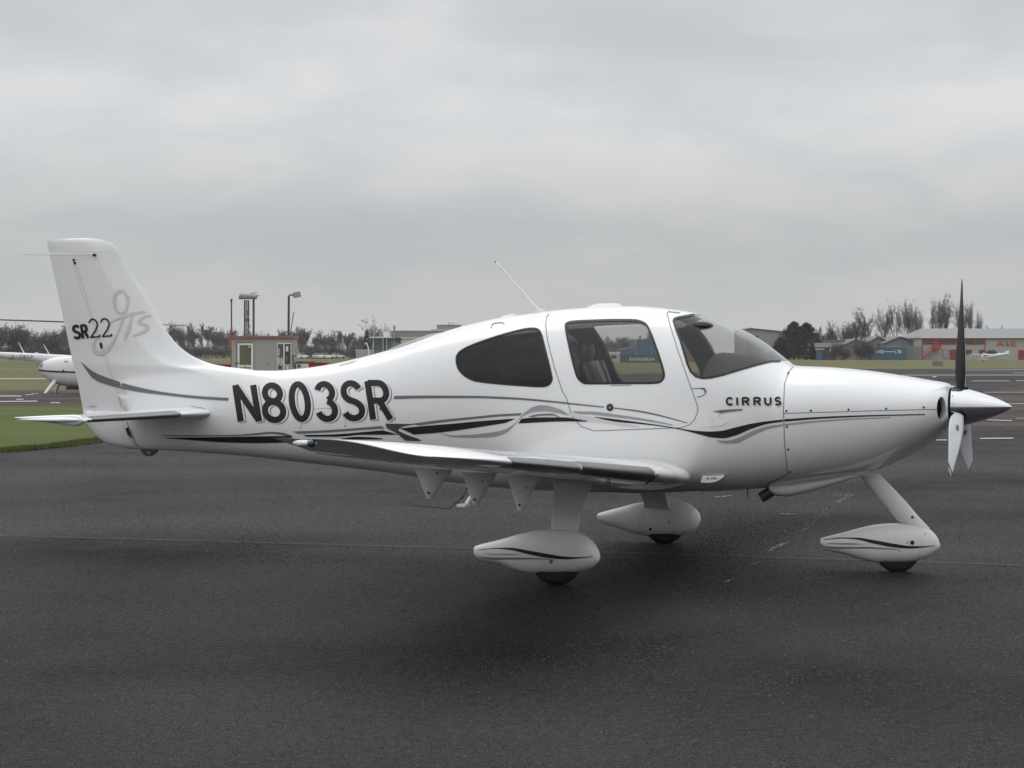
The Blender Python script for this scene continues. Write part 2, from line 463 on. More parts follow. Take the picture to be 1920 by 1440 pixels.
def sheet(name, pts, z, m, kind='structure', step=None, parent=None):
    P = [(float(x), float(y), z) for x, y in pts]
    return mesh_obj(name, P, [tuple(range(len(P)))], m, parent, kind=kind)
def curve(pts, n=12):
    P = np.array(pts, float); L_ = np.r_[0, np.cumsum(np.linalg.norm(np.diff(P, axis=0), axis=1))]
    q = np.linspace(0, L_[-1], n); return list(zip(pchip(L_, P[:, 0])(q), pchip(L_, P[:, 1])(q)))
def rough_edge(pts, step, amp, rs):
    P = resample(pts, step); d = np.gradient(P, axis=0); d /= np.linalg.norm(d, axis=1)[:, None]
    n = np.stack([-d[:, 1], d[:, 0]], 1); o = rs.uniform(-1, 1, len(P)); o = np.convolve(o, [.25, .5, .25], 'same')
    return [tuple(p) for p in P + n * o[:, None] * amp]
sheet('grass_field', [(-3000, -300), (3000, -300), (3000, 4000), (-3000, 4000)], 0, M_GRASSF)
g_near = rough_edge([(-60, 21), (-30, 25.4), (-16, 28.8), (-11, 31.4), (-8.75, 33.4), (-8.0, 35.6), (-7.7, 37.7), (-7.2, 42), (-6.9, 49), (-6.2, 57), (-5.0, 61)], .25, .09, np.random.RandomState(3))
sheet('apron', [(-60, -40), (80, -40), (80, 43.5), gp(1920, 802), gp(1790, 797), (11, 48.5), (5, 62.5), (-4.6, 62.5)] + g_near[::-1], .008, M_ASPH)
far_e = rough_edge([gp(1000, 708), gp(1150, 702), gp(1320, 697), gp(1500, 692.6), gp(1700, 692), gp(1920, 691.2), (330, 206)], 1.5, .5, np.random.RandomState(8))
sheet('taxiway', [(-5, 62.2), (14, 62.2), (14.0, 46.0), (120, 46.0), (330, 62)] + far_e[::-1] + [(-12, 90), (-9, 87)], .004, M_TAXI)
sheet('disused_taxiway', rough_edge([(-260, 63.6), (-4.4, 62.8)], .6, .12, np.random.RandomState(4)) + [(-4.5, 88)] + rough_edge([(-8, 87.2), (-260, 87.2)], .8, .2, np.random.RandomState(5)), .012, M_BROWN2)
sheet('worn_hardstand', [gp(1782, 797.6), gp(1920, 802.4), (80, 44), (330, 60), (330, 118), gp(1925, 721.5)] + [gp(1905, 725), gp(1868, 733), gp(1840, 740), gp(1780, 758)], .012, M_BROWN)
verge = rough_edge([(-260, 63.5), (-4.6, 62.6)], .4, .1, np.random.RandomState(6))
sheet('grass_verge', g_near + [(-4.7, 62.5)] + verge[::-1] + [(-260, 15)], .016, M_GRASSN)
sheet('footpath', [(-300, 124.5), (-14, 124.5), (-14, 129), (-300, 129)], .006, M_CONC)
sheet('perimeter_track', [(-400, 268), (-30, 276), (12, 262), (12, 272), (-30, 288), (-400, 280)], .006, M_TAXI)
def line(name, pts, m, z=.020):
    sheet(name, pts, z, m)
def pline(x0, x1, y, t, m, y1=None):
    y1 = y if y1 is None else y1
    line('painted_line', [gp(x0, y + t), gp(x1, y1 + t), gp(x1, y1 - t), gp(x0, y - t)], m)
pline(1838, 1900, 824, .9, M_PAINT, 823.2); pline(1752, 1776, 826.8, .8, M_PAINT); pline(1884, 1901, 804.6, .5, M_PAINTG)
pline(1852, 1898, 788.6, .6, M_PAINT, 790); pline(1905, 1960, 785.6, .4, M_PAINT); pline(1880, 1990, 757.6, .5, M_PAINTY)
pline(1845, 1990, 736.2, .35, M_PAINT); pline(1822, 1893, 714.7, .55, M_PAINTY); pline(1906, 1990, 714.4, .5, M_PAINTY)
pline(1790, 1990, 694.3, .3, M_PAINT, 693.5); pline(1560, 1820, 712.4, .35, M_BROWN, 711.6); pline(1690, 1960, 704.2, 1.6, M_PAINTG, 703.4); pline(1748, 1756, 706.8, .7, M_PAINT)
pline(1790, 1850, 719, .3, M_BROWN); pline(1900, 1990, 699.5, .3, M_PAINT)
pline(-60, 40, 743.4, .8, M_PAINT); pline(30, 44, 749.5, .7, M_PAINT); pline(47, 62, 741, .5, M_PAINT, 740); pline(60, 76, 738.6, .4, M_PAINT); pline(-60, 70, 754.4, .8, M_PAINT, 753); pline(95, 112, 756, .7, M_PAINT)
# faint sealed crack across the apron
cr = rough_edge([gp(-40, 1006), gp(200, 1013), gp(450, 1020), gp(700, 1027), gp(900, 1032), gp(1300, 1044), gp(1650, 1055), gp(1980, 1066)], .15, .012, np.random.RandomState(9))
w_ = .011
line('sealed_crack', [(x, y - w_) for x, y in cr] + [(x, y + w_) for x, y in cr[::-1]], M_PAINTG)
# flakes of old white paint running diagonally
fv = []; ffc = []
rs = np.random.RandomState(12)
for (x0, y0, x1, y1, n_, sp_, sz) in ((1585, 905, 1612, 900, 40, 5, .018), (1560, 932, 1598, 930, 36, 5, .018), (1570, 945, 1596, 930, 50, 3, .022), (1500, 1000, 1560, 955, 70, 5, .016), (1440, 1036, 1475, 1020, 60, 3, .02), (1410, 1062, 1424, 1056, 22, 3, .013),
                                     (1360, 1096, 1372, 1091, 16, 2, .016), (1460, 1002, 1472, 995, 8, 4, .014), (1340, 935, 1372, 932, 70, 1.4, .02), (1466, 967, 1492, 967, 60, .7, .03), (1430, 1018, 1436, 1018, 4, 2, .013)):
    for _ in range(n_):
        t = rs.rand(); a, b_ = gp(x0 + (x1 - x0) * t + rs.normal() * sp_, y0 + (y1 - y0) * t + rs.normal() * sp_ * .35)
        r = sz * rs.uniform(.15, .62); k = rs.randint(4, 7); a0 = rs.rand() * 6
        base_ = len(fv)
        for q in range(k):
            rr = r * rs.uniform(.5, 1); fv.append((a + rr * math.cos(a0 + 6.28 * q / k) * 1.3, b_ + rr * math.sin(a0 + 6.28 * q / k), .0185))
        ffc.append(tuple(range(base_, base_ + k)))
mesh_obj('paint_flakes', fv, ffc, mat('old_white_paint', (.62, .62, .62), .6, var=.2, vscale=30), kind='stuff')
# stone chippings standing proud of the worn apron surface
def chippings(n, d0, d1, r0, r1, seed, name):
    q = np.random.RandomState(seed)
    d = d0 * (d1 / d0) ** (q.rand(n) ** 1.25); x = q.uniform(-.275, .275, n) * d
    keep = q.rand(n) < np.clip((d1 - d) / (d1 - 12.0), 0, 1) ** 1.1; d = d[keep]; x = x[keep]; n = len(d)
    r = (r0 + (r1 - r0) * (d - d0) / (d1 - d0)) * q.uniform(.55, 1.35, n); a = q.rand(n) * 6.283
    V = np.zeros((n, 5, 3), np.float32)
    for k in range(4):
        f = q.uniform(.7, 1.2, n)
        V[:, k, 0] = x + r * f * np.cos(a + k * 1.5708); V[:, k, 1] = d + r * f * np.sin(a + k * 1.5708); V[:, k, 2] = .0075
    V[:, 4, 0] = x + r * q.uniform(-.4, .4, n); V[:, 4, 1] = d + r * q.uniform(-.4, .4, n); V[:, 4, 2] = .0075 + r * q.uniform(.35, .75, n)
    T = (np.arange(n, dtype=np.int32)[:, None, None] * 5 + np.array([[0, 1, 4], [1, 2, 4], [2, 3, 4], [3, 0, 4]], np.int32)[None]).ravel()
    me = bpy.data.meshes.new(name)
    me.vertices.add(n * 5); me.vertices.foreach_set('co', V.ravel())
    me.loops.add(n * 12); me.loops.foreach_set('vertex_index', T)
    me.polygons.add(n * 4); me.polygons.foreach_set('loop_start', np.arange(0, n * 12, 3, dtype=np.int32))
    me.update(calc_edges=True)
    m = bpy.data.materials.get('stone_chippings')
    if m is None:
        m = bpy.data.materials.new('stone_chippings'); m.use_nodes = True
        N, L = m.node_tree.nodes, m.node_tree.links; p = N['Principled BSDF']; p.inputs['Roughness'].default_value = .6; p.inputs['Specular IOR Level'].default_value = .18
        ge = N.new('ShaderNodeNewGeometry'); cr = N.new('ShaderNodeValToRGB'); L.new(ge.outputs['Random Per Island'], cr.inputs[0]); L.new(cr.outputs[0], p.inputs['Base Color'])
        e = cr.color_ramp.elements; e[0].color = (.003, .0027, .003, 1); e[1].color = (.115, .108, .112, 1)
        for p_, c_ in ((.4, .011), (.72, .028), (.92, .056)): k_ = e.new(p_); k_.color = (c_, c_ * .94, c_ * .97, 1)
    me.materials.append(m)
    o = bpy.data.objects.new(name, me); COL.objects.link(o); o['kind'] = 'stuff'
chippings(260000, 7.9, 34, .0048, .014, 77, 'stone_chippings')
# blades of grass on the near verge
n_ = 400000
gx = rs.uniform(-13, -4.5, n_ * 2); gy = 28 + 35 * rs.rand(n_ * 2) ** 1.3
ne = np.array(g_near)
ok = gx < np.interp(gy, ne[:, 1], ne[:, 0]) - .02 + rs.normal(0, .05, n_ * 2)
ok &= (gy < 62.6) & (gx > np.interp(gy, ne[:, 1], ne[:, 0]) - .55)
gx, gy = gx[ok][:n_], gy[ok][:n_]
k = len(gx); hh = rs.uniform(.02, .07, k); an = rs.rand(k) * 6.28; wd_ = rs.uniform(.006, .014, k)
V_ = np.zeros((k, 3, 3)); V_[:, 0] = np.stack([gx - wd_ * np.cos(an), gy - wd_ * np.sin(an), np.full(k, .015)], 1); V_[:, 1] = np.stack([gx + wd_ * np.cos(an), gy + wd_ * np.sin(an), np.full(k, .015)], 1)
V_[:, 2] = np.stack([gx + rs.normal(0, .03, k), gy + rs.normal(0, .03, k), .015 + hh], 1)
mesh_obj('grass', V_.reshape(-1, 3), np.arange(k * 3).reshape(-1, 3), grass_mat('grass_blades', (.092, .115, .033), (.135, .138, .048), (.08, .10, .03), .3, 5.0, .2), kind='stuff')
# ================================================================== the aircraft
M_WHITE = mat('white_gelcoat', (.81, .81, .81), .2, var=.02, vscale=2.2, coat=.6)
M_WHITE2 = mat('white_fairing_paint', (.72, .71, .685), .38, var=.05, vscale=5)
M_BLACK = mat('black_vinyl', (.022, .02, .022), .4, var=.15, spec=.22)
M_GREY = mat('grey_vinyl', (.17, .17, .175), .42, var=.1, spec=.22)
M_DKG = mat('charcoal_vinyl', (.075, .07, .072), .42, var=.1, spec=.22)
M_MID = mat('mid_grey_vinyl', (.33, .33, .335), .42, var=.08, spec=.22)
M_PALE = mat('pale_grey_vinyl', (.61, .61, .615), .45, var=.05)
M_OFFW = mat('cream_vinyl', (.84, .83, .78), .4, var=.03)
M_SEAM = mat('panel_gap', (.13, .13, .135), .7)
M_SEAL = mat('black_window_seal', (.012, .012, .013), .45)
M_TITAN = mat('dark_titanium_strip', (.26, .26, .27), .33, metal=.85, var=.08, vscale=20)
M_CHROME = mat('polished_spinner', (.72, .73, .75), .13, metal=1.0, var=.02, vscale=3)
M_BLADEB = mat('black_blade_face', (.016, .0155, .017), .5, var=.15, spec=.2)
M_BLADEW = mat('pale_blade_face', (.66, .68, .70), .35, var=.05)
M_TYRE = mat('tyre_rubber', (.016, .016, .016), .8, var=.2, vscale=30, bump=.2)
M_EXH = mat('burnt_exhaust_steel', (.09, .085, .08), .5, metal=.6, var=.3, vscale=18)
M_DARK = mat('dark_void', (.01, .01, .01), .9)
M_TRIM = mat('dark_cabin_trim', (.020, .019, .022), .7, var=.15)
M_TAN = mat('tan_cabin_carpet', (.24, .17, .13), .85, var=.15)
M_LEATH = mat('black_seat_leather', (.022, .021, .024), .42, var=.2, vscale=14, bump=.15)
M_STRAP = mat('grey_harness', (.32, .32, .33), .6)
M_METAL = mat('bare_metal', (.42, .42, .42), .4, metal=.8, var=.1)
M_LENSG = mat('green_nav_lens', (.01, .06, .085), .12, coat=.6)
M_LENSC = mat('clear_strobe_lens', (.75, .76, .76), .15, coat=.6)
M_GLASS = glass_mat('tinted_side_glass', (.78, .775, .77))
M_GLASSR = glass_mat('dark_tinted_rear_glass', (.13, .125, .13), ior=1.45)
M_GLASSW = glass_mat('windscreen_glass', (.80, .80, .79), ior=1.5)

plane = thing('light_aircraft', 'white single-propeller light aircraft with black and grey stripes parked on the wet asphalt', 'light aircraft',
              (P0[0], P0[1], 0), -YAW)

class Body:
    """a loft along the station axis with super-elliptic sections"""
    def __init__(b, top, bot, hw, zm, pu, pl, wc=0.0):
        st, zt = loc([p[0] for p in top], [p[1] for p in top], wc)
        sb, zb = loc([p[0] for p in bot], [p[1] for p in bot], wc)
        b.wc = wc; b.zt = pchip(st, zt); b.zb = pchip(sb, zb)
        def ps(tab, fn=None):
            s_, _ = loc([p[0] for p in tab], [HOR] * len(tab), wc)
            return pchip(s_, [p[1] for p in tab])
        b.hw = ps(hw); b.pu = ps(pu); b.pl = ps(pl); b.zmf = ps(zm)   # zm: fraction of the height
    def zm(b, s): return b.zb(s) + (b.zt(s) - b.zb(s)) * b.zmf(s)
    def W(b, s, z):
        zt, zb, zm, hw = b.zt(s), b.zb(s), b.zm(s), b.hw(s)
        up = z > zm
        f = np.where(up, (z - zm) / np.maximum(zt - zm, 1e-6), (zm - z) / np.maximum(zm - zb, 1e-6))
        p = np.where(up, b.pu(s), b.pl(s))
        return hw * np.maximum(1 - np.clip(f, 0, 1) ** p, 0) ** (1 / p)
    def P(b, s, th, shrink=0.0):
        c, n = np.cos(th), np.sin(th)
        p = np.where(n > 0, b.pu(s), b.pl(s))
        w = np.sign(c) * (b.hw(s) - shrink) * np.abs(c) ** (2 / p)
        zt, zb, zm = b.zt(s) - shrink, b.zb(s) + shrink, b.zm(s)
        z = zm + np.where(n > 0, zt - zm, zm - zb) * np.sign(n) * np.abs(n) ** (2 / p)
        return np.stack([s, -(b.wc + w), z], -1)
    def pick(b, px, py, off=0.003):
        """near (starboard) surface point behind a photo position"""
        w = np.full(np.shape(px), b.wc + .4 * float(np.max(b.hw(np.linspace(-5, 4, 50)))))
        for _ in range(40):
            s, z = loc(px, py, w)
            w = .55 * w + .45 * (b.wc + b.W(s, z))
        s, z = loc(px, py, w)
        e = 1e-3
        dws = (b.W(s + e, z) - b.W(s - e, z)) / (2 * e); dwz = (b.W(s, z + e) - b.W(s, z - e)) / (2 * e)
        n = np.stack([-dws, np.ones_like(dws), -dwz], -1)
        n = np.clip(n, -6, 6); n /= np.linalg.norm(n, axis=-1, keepdims=True)
        return np.stack([s + n[..., 0] * off, -(w + n[..., 1] * off), z + n[..., 2] * off], -1)

FUS_TOP = [(236, 716), (300, 706), (380, 697), (430, 693), (470, 694.5), (510, 695), (560, 691.5), (620, 683), (700, 664.5), (760, 647.5), (820, 627), (880, 609),
           (940, 596), (1000, 587.5), (1060, 580), (1130, 575.5), (1190, 574), (1250, 578.5), (1280, 582.5), (1309, 587.8), (1335, 596), (1362, 607),
           (1393, 620), (1423, 637), (1447, 655), (1473, 676), (1481, 682), (1488, 685), (1498, 686), (1545, 688), (1620, 694), (1695, 704.5), (1740, 712), (1772, 717.5), (1779, 720), (1784, 726)]
FUS_BOT = [(236, 841), (262, 842.5), (300, 844), (400, 850), (480, 857), (560, 866), (700, 882), (780, 893), (840, 902), (930, 913), (1000, 918), (1107, 922), (1195, 924),
           (1300, 921), (1400, 917), (1440, 914), (1500, 907), (1560, 898), (1600, 892), (1650, 879), (1700, 857), (1740, 835), (1765, 817), (1778, 805), (1784, 796)]
FUS_HW = [(236, .075), (300, .115), (430, .20), (560, .29), (700, .39), (850, .515), (1000, .61), (1150, .645), (1300, .65), (1400, .635), (1470, .62), (1600, .575), (1700, .51), (1745, .46), (1768, .40), (1779, .34), (1784, .28)]
FUS_ZM = [(236, .42), (430, .42), (600, .42), (850, .44), (1000, .46), (1100, .47), (1300, .47), (1400, .50), (1480, .56), (1600, .57), (1784, .52)]
FUS_PU = [(236, 1.7), (430, 1.75), (600, 1.9), (850, 2.2), (1000, 2.35), (1300, 2.35), (1400, 2.3), (1480, 2.35), (1600, 2.3), (1784, 2.3)]
FUS_PL = [(236, 2.0), (430, 2.2), (850, 2.5), (1100, 2.8), (1300, 2.8), (1480, 2.5), (1700, 2.2), (1784, 2.1)]
fus = Body(FUS_TOP, FUS_BOT, FUS_HW, FUS_ZM, FUS_PU, FUS_PL)
S0 = float(loc(236, 700, 0)[0]); S1 = float(loc(1784, 700, 0)[0])
sA = float(loc(835, 700, 0)[0]); sB = float(loc(1500, 700, 0)[0])
stations = np.concatenate([np.linspace(S0, sA, 75)[:-1], np.linspace(sA, sB, 190)[:-1], np.linspace(sB, S1 - .06, 50)[:-1], np.linspace(S1 - .06, S1, 14)])
NT = 224
TH = np.linspace(-np.pi / 2, 1.5 * np.pi, NT, endpoint=False)
GS, GT = np.meshgrid(stations, TH, indexing='ij')
gs, gt = GS.ravel().copy(), GT.ravel().copy()
def near_px(P):
    return proj(P[..., 0], np.abs(P[..., 1]), P[..., 2])

POLY = {}
POLY['door_window'] = [(1058, 610), (1062, 605), (1070, 602.5), (1102, 600.5), (1152, 598.5), (1190, 599), (1202, 601.5), (1211, 606), (1216, 612.5), (1225, 632), (1240, 676), (1247, 701), (1246, 710), (1240, 717),
                       (1231, 719.3), (1177, 720.2), (1099, 720.6), (1091, 718.5), (1082, 710), (1077, 695), (1067.5, 657)]
POLY['rear_window'] = [(854, 675), (856, 665), (864, 656.5), (885, 646), (932, 629), (982, 616), (1002, 614.5), (1011, 617), (1016, 625), (1020, 640), (1031, 685), (1037, 710), (1034, 719.5), (1025, 725.5), (1007, 726),
                       (945, 722), (890, 716), (870, 706), (857.5, 692)]
POLY['windscreen'] = [(1261.7, 600.6), (1263.7, 597), (1272.5, 594), (1294, 590), (1309, 587.8), (1325, 540), (1520, 560), (1500, 670), (1472, 677), (1447, 678), (1423, 684), (1389, 694), (1355, 705), (1332, 710), (1316, 710.6),
                      (1303.6, 707), (1294, 698), (1287, 682), (1274, 636), (1267, 618)]
POLY['door'] = [(1030, 588), (1060, 584), (1130, 580), (1190, 579), (1245, 583), (1250.5, 587.5), (1257, 612), (1272, 660), (1295, 725), (1306, 755), (1309, 770), (1302, 787), (1292, 797), (1277, 802), (1115, 808), (1090, 800), (1072, 780),
                (1062, 745), (1055, 735), (1040, 690), (1027, 640), (1023, 610), (1025, 595)]
POLY['cowling'] = [(1489, 640), (1486, 685), (1478, 695), (1471, 718), (1469, 770), (1471, 830), (1476, 888), (1460, 930), (1460, 990), (1900, 990), (1900, 600)]
POLY['inlet'] = [(1765 + 8.5 * math.cos(t), 766 + 22 * math.sin(t)) for t in np.linspace(0, 2 * np.pi, 28, endpoint=False)]
POLYA = {k: np.array(v, float) for k, v in POLY.items()}
def inside(poly, x, y):
    r = np.zeros(x.shape, bool); n = len(poly); j = n - 1
    for i in range(n):
        xi, yi = poly[i]; xj, yj = poly[j]
        c = ((yi > y) != (yj > y)) & (x < (xj - xi) * (y - yi) / (yj - yi + 1e-12) + xi)
        r ^= c; j = i
    return r
def nearest(poly, q):
    a = poly; b = np.roll(poly, -1, 0)
    ab = b - a
    t = np.clip(((q[:, None] - a) * ab).sum(-1) / ((ab * ab).sum(-1) + 1e-12), 0, 1)
    c = a + ab * t[..., None]
    d = np.linalg.norm(q[:, None] - c, axis=-1)
    k = d.argmin(1); i = np.arange(len(q))
    return c[i, k], d[i, k]
nS = len(stations)
Q = np.array([(i * NT + k, i * NT + (k + 1) % NT, (i + 1) * NT + (k + 1) % NT, (i + 1) * NT + k) for i in range(nS - 1) for k in range(NT)])
Vf = fus.P(gs, gt)
px, py = near_px(Vf)
fx, fy = px[Q].mean(1), py[Q].mean(1)
lab = np.zeros(len(Q), int)
LABN = ['fuselage', 'cowling', 'door', 'door_window', 'rear_window', 'windscreen', 'inlet']
for li, nm in enumerate(LABN):
    if li == 0: continue
    ins = inside(POLYA[nm], fx, fy)
    if nm == 'inlet': ins &= lab == 1
    a_in = np.zeros(len(gs), bool); a_in[Q[ins].ravel()] = True
    a_out = np.zeros(len(gs), bool); a_out[Q[~ins].ravel()] = True
    bd = np.where(a_in & a_out)[0]
    if nm != 'door':
        for it in range(3):
            P = fus.P(gs[bd], gt[bd]); x, y = near_px(P); q = np.stack([x, y], 1)
            tgt, _ = nearest(POLYA[nm], q)
            e1, e2 = 2e-3, 4e-3
            xs, ys = near_px(fus.P(gs[bd] + e1, gt[bd])); xt, yt = near_px(fus.P(gs[bd], gt[bd] + e2))
            J = np.stack([np.stack([(xs - x) / e1, (xt - x) / e2], -1), np.stack([(ys - y) / e1, (yt - y) / e2], -1)], -2)
            r = (tgt - q)[..., None]
            JT = np.swapaxes(J, 1, 2)
            dl = np.linalg.solve(JT @ J + np.eye(2) * 25.0, JT @ r)[..., 0]
            gs[bd] += np.clip(dl[:, 0], -.014, .014); gt[bd] += np.clip(dl[:, 1], -.025, .025)
    lab[ins] = li
gs = np.clip(gs, S0, S1)
Vf = fus.P(gs, gt)
near_side = Vf[Q].mean(1)[:, 1] < 0
def take(mask, V=Vf):
    f = Q[mask]; u, inv = np.unique(f, return_inverse=True)
    return V[u], inv.reshape(-1, 4)
fuselage = mesh_obj('fuselage', *take(lab == 0), M_WHITE, plane, 180)
# closing faces front and back
cowling = mesh_obj('cowling', *take(lab == 1), M_WHITE, plane, 180)
for sd_, nm in ((True, 'near'), (False, 'far')):
    door_ = mesh_obj('door', *take((lab == 2) & (near_side == sd_)), M_WHITE, plane, 180)
    if sd_: door = door_
    mesh_obj('door_window', *take((lab == 3) & (near_side == sd_)), M_GLASS, door_, 180, label='clear door window')
    mesh_obj('rear_window', *take((lab == 4) & (near_side == sd_)), M_GLASSR, plane, 180, label='dark tinted rear side window')
mesh_obj('windscreen', *take(lab == 5), M_GLASSW, plane, 180)
# cabin lining: same shell, set in, with the same openings
Vl = fus.P(gs, gt, .035)
s_l0, s_l1 = float(loc(838, 700, 0)[0]), float(loc(1486, 700, 0)[0])
fs_ = gs[Q].mean(1)
mesh_obj('cabin_lining', *take(((lab == 0) | (lab == 2)) & (fs_ > s_l0) & (fs_ < s_l1), Vl), M_TRIM, plane, 180)
def cap_at(name, s, m, shrink=.03):
    P = fus.P(np.full(64, s), np.linspace(0, 2 * np.pi, 64, endpoint=False), shrink)
    mesh_obj(name, P, [tuple(range(64))], m, plane)
cap_at('rear_bulkhead', s_l0 + .02, M_TRIM); cap_at('firewall', s_l1 - .02, M_TRIM)
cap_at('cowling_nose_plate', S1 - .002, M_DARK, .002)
# cabin floor and glareshield
fl = MB(); zf = 1.02
fl.box(((s_l0 + s_l1) / 2, 0, zf), (s_l1 - s_l0 - .1, .96, .04)); fl.obj('cabin_floor', M_TAN, plane)
def band_pts(px_, py_, w): s, z = loc(px_, py_, w); return float(s), float(z)
gsh = MB(); rings = []
for i in range(13):
    t = i / 12; s = band_pts(1345, 700, 0)[0] * (1 - t) + band_pts(1478, 700, 0)[0] * t
    zt_ = min(float(fus.zt(np.array(s))) - .03, 1.72 - .10 * t ** 1.5) if t > .05 else 1.70
    ring = []
    for k in range(17):
        a = math.pi * k / 16
        zz = 1.3 + (zt_ - 1.3) * abs(math.sin(a)) ** .55
        wmax = float(fus.W(np.array(s), np.array(min(zz, float(fus.zt(np.array(s))) - .05)))) - .05
        ring.append((s, -max(wmax, .05) * math.cos(a), zz))
    rings.append(ring)
gsh.rings(rings, cap=True, closed=False).obj('glareshield', M_TRIM, plane, 40)
ov = MB(); ov.ell(band_pts(1308, 611, .25)[0:1] + (-.25, band_pts(1308, 611, .25)[1]), (.13, .12, .035), 16, 8); ov.obj('sun_visor', M_TRIM, plane, 60)
# seats
def seat(px_, py_, w):
    s, z = band_pts(px_, py_, w); o = MB()
    rings = []
    for i in range(9):
        t = i / 8
        zz = 1.12 + (z - 1.12) * t
        hw_ = .235 - .05 * t ** 3 - (.07 if i == 8 else 0); dp = .075 - .02 * t - (.03 if i == 8 else 0)
        sx = s + .16 - .20 * t
        rings.append([(sx + dp * math.cos(a) * (abs(math.cos(a)) ** -.3 if abs(math.cos(a)) > .1 else 1), -w + hw_ * math.sin(a), zz) for a in np.linspace(0, 2 * np.pi, 20, endpoint=False)])
    o.rings(rings); so = o.obj('seat', M_LEATH, plane, 50)
    h = MB(); h.ell((s - .045, -w, z + .075), (.05, .125, .085), 16, 10); h.obj('headrest', M_LEATH, so, 60)
    c = MB(); c.box((s + .42, -w, 1.16), (.5, .46, .14)); c.obj('seat_cushion', M_LEATH, so)
    b = MB()
    for dw in (-.09, .09):
        b.tube([(s + .055, -w + dw, z + .0), (s + .13, -w + dw * .9, z - .2), (s + .2, -w + dw * .5, z - .42)], .013, 6)
    b.obj('harness_strap', M_STRAP, so, 60)
for a_ in ((1112, 676, .27), (1105, 676, -.27), (930, 690, .26), (930, 690, -.26)): seat(*a_)

def fpick(a, b, off): return fus.pick(np.asarray(a), np.asarray(b), off)
def decal(name, strips, m, parent, fn=fpick, off=.003, lift=.0002, label=None):
    return mesh_obj(name, *strips_mesh(strips, fn, off, lift), m, parent, 180, label)
# window seals
def smooth_closed(poly, n=160):
    P = np.array(list(poly) + [poly[0]], float)
    for _ in range(2):
        Qn = []
        for a, b in zip(P[:-1], P[1:]): Qn += [a * .75 + b * .25, a * .25 + b * .75]
        P = np.array(Qn + [Qn[0]])
    return P
def seal(name, poly, width, parent, closed=True, off=.004):
    P = smooth_closed(poly) if closed else np.array(poly, float)
    ctr = P.mean(0)
    d = ctr - P; d /= np.linalg.norm(d, axis=1)[:, None]
    st = stroke_strip((P + d * (width * .42)).tolist(), width, 3.0, 2)
    if closed: st = np.concatenate([st, st[:1]])
    return decal(name, [st], M_SEAL, parent, off=off)
seal('window_seal', POLY['door_window'], 4.2, door)
seal('window_seal', POLY['rear_window'], 2.6, plane)
ws = POLY['windscreen']
seal('window_seal', resample(ws[8:] + ws[:5], 4)[2:-2].tolist(), 4.2, plane, closed=False)

# panel gaps
def gap(name, pts, wdt=1.1, parent=None, fn=fpick, m=None):
    return decal(name, [stroke_strip(pts, wdt, 3.0, 1)], m or M_SEAM, parent or plane, fn, .0025)
dr = POLY['door'] + [POLY['door'][0]]
gap('door_gap', POLY['door'][5:] + [(1029, 589)], 1.2, door)
gap('cowling_gap', [(1487, 688), (1479, 697), (1471, 720), (1469, 770), (1471, 830), (1476.5, 888), (1455, 900), (1438, 907)], 1.3, cowling)
gap('cowling_gap', [(1470, 775), (1560, 772.5), (1660, 769.5), (1756, 767.5)], 1.1, cowling)
gap('hatch_gap', [(565, 801), (566, 790), (575, 775), (590, 767), (610, 765), (630, 768), (643, 778), (648, 790), (649, 801)], .7, fuselage, m=M_MID)
gap('roof_gap', [(1250.5, 588), (1253, 584.5), (1275, 587)], 1.2, fuselage)
gap('step_handle', [(921, 616), (923, 609), (928, 606.5), (942, 605), (946, 609)], 1.5, fuselage, m=M_SEAM)
gap('door_hinge', [(1296, 729), (1318, 728), (1323, 731), (1324, 737), (1318, 742), (1307, 745)], 1.4, door)
decal('door_hinge_edge', [band_strip([(1313, 727), (1320, 727), (1325, 733)], [(1314, 730), (1319, 731), (1321.5, 737)], 10, 2)], M_GREY, door)
def disc_strips(cx_, cy_, rx, ry, n=14, rings=2):
    S = np.zeros((n + 1, rings + 1, 2))
    for i in range(n + 1):
        a = 2 * math.pi * i / n
        for k in range(rings + 1):
            f = max(k / rings, .02)
            S[i, k] = (cx_ + rx * f * math.cos(a), cy_ + ry * f * math.sin(a))
    return S
def screws(pts, r, parent, fn=fpick, m=None, name='screw', ring=True):
    for (x, y) in pts:
        o = decal(name, [disc_strips(x, y, r, r)], m or M_BLACK, parent, fn, .0042)
screws([(1474.8, 770.5), (1520.5, 770), (1591, 768), (1661.5, 766.3), (1732, 764), (1475.6, 800), (1478, 842.5), (1481.5, 884.5), (1478, 700)], 2.0, cowling)
screws([(563, 802), (647, 799.5)], 1.0, fuselage)
decal('fuel_drain', [disc_strips(714, 767, 2.4, 2.8)], M_GREY, fuselage, off=.0065)
# door lock
decal('door_lock', [disc_strips(1144, 764, 6.6, 7.0)], M_BLACK, door, off=.0062)
decal('lock_barrel', [disc_strips(1144, 764, 1.9, 2.1)], M_METAL, door, off=.009)
decal('lock_ring', [stroke_strip(arc(1144, 764, 4.3, 4.6, 0, 360, 20), .5, 1.5, 1)], M_GREY, door, off=.0078)

# ---- paint scheme: stripes
def stripe(up, lo, m, lvl=0, n=70, across=3, parent=None, name='stripe'):
    return decal(name, [band_strip(up, lo, n, across)], m, parent or fuselage, off=.0030 + .0009 * lvl)
stripe([(740, 742.2), (800, 741.6), (880, 742), (960, 745), (1030, 751), (1080, 756.5), (1133, 762.5)], [(738, 748.5), (800, 746.8), (880, 746.5), (960, 749), (1030, 754.5), (1080, 759.5), (1132, 764.5)], M_GREY)
stripe([(1151, 764), (1200, 770), (1250, 781), (1288, 792.2)], [(1151, 766), (1200, 773), (1250, 783.5), (1289, 794)], M_GREY)
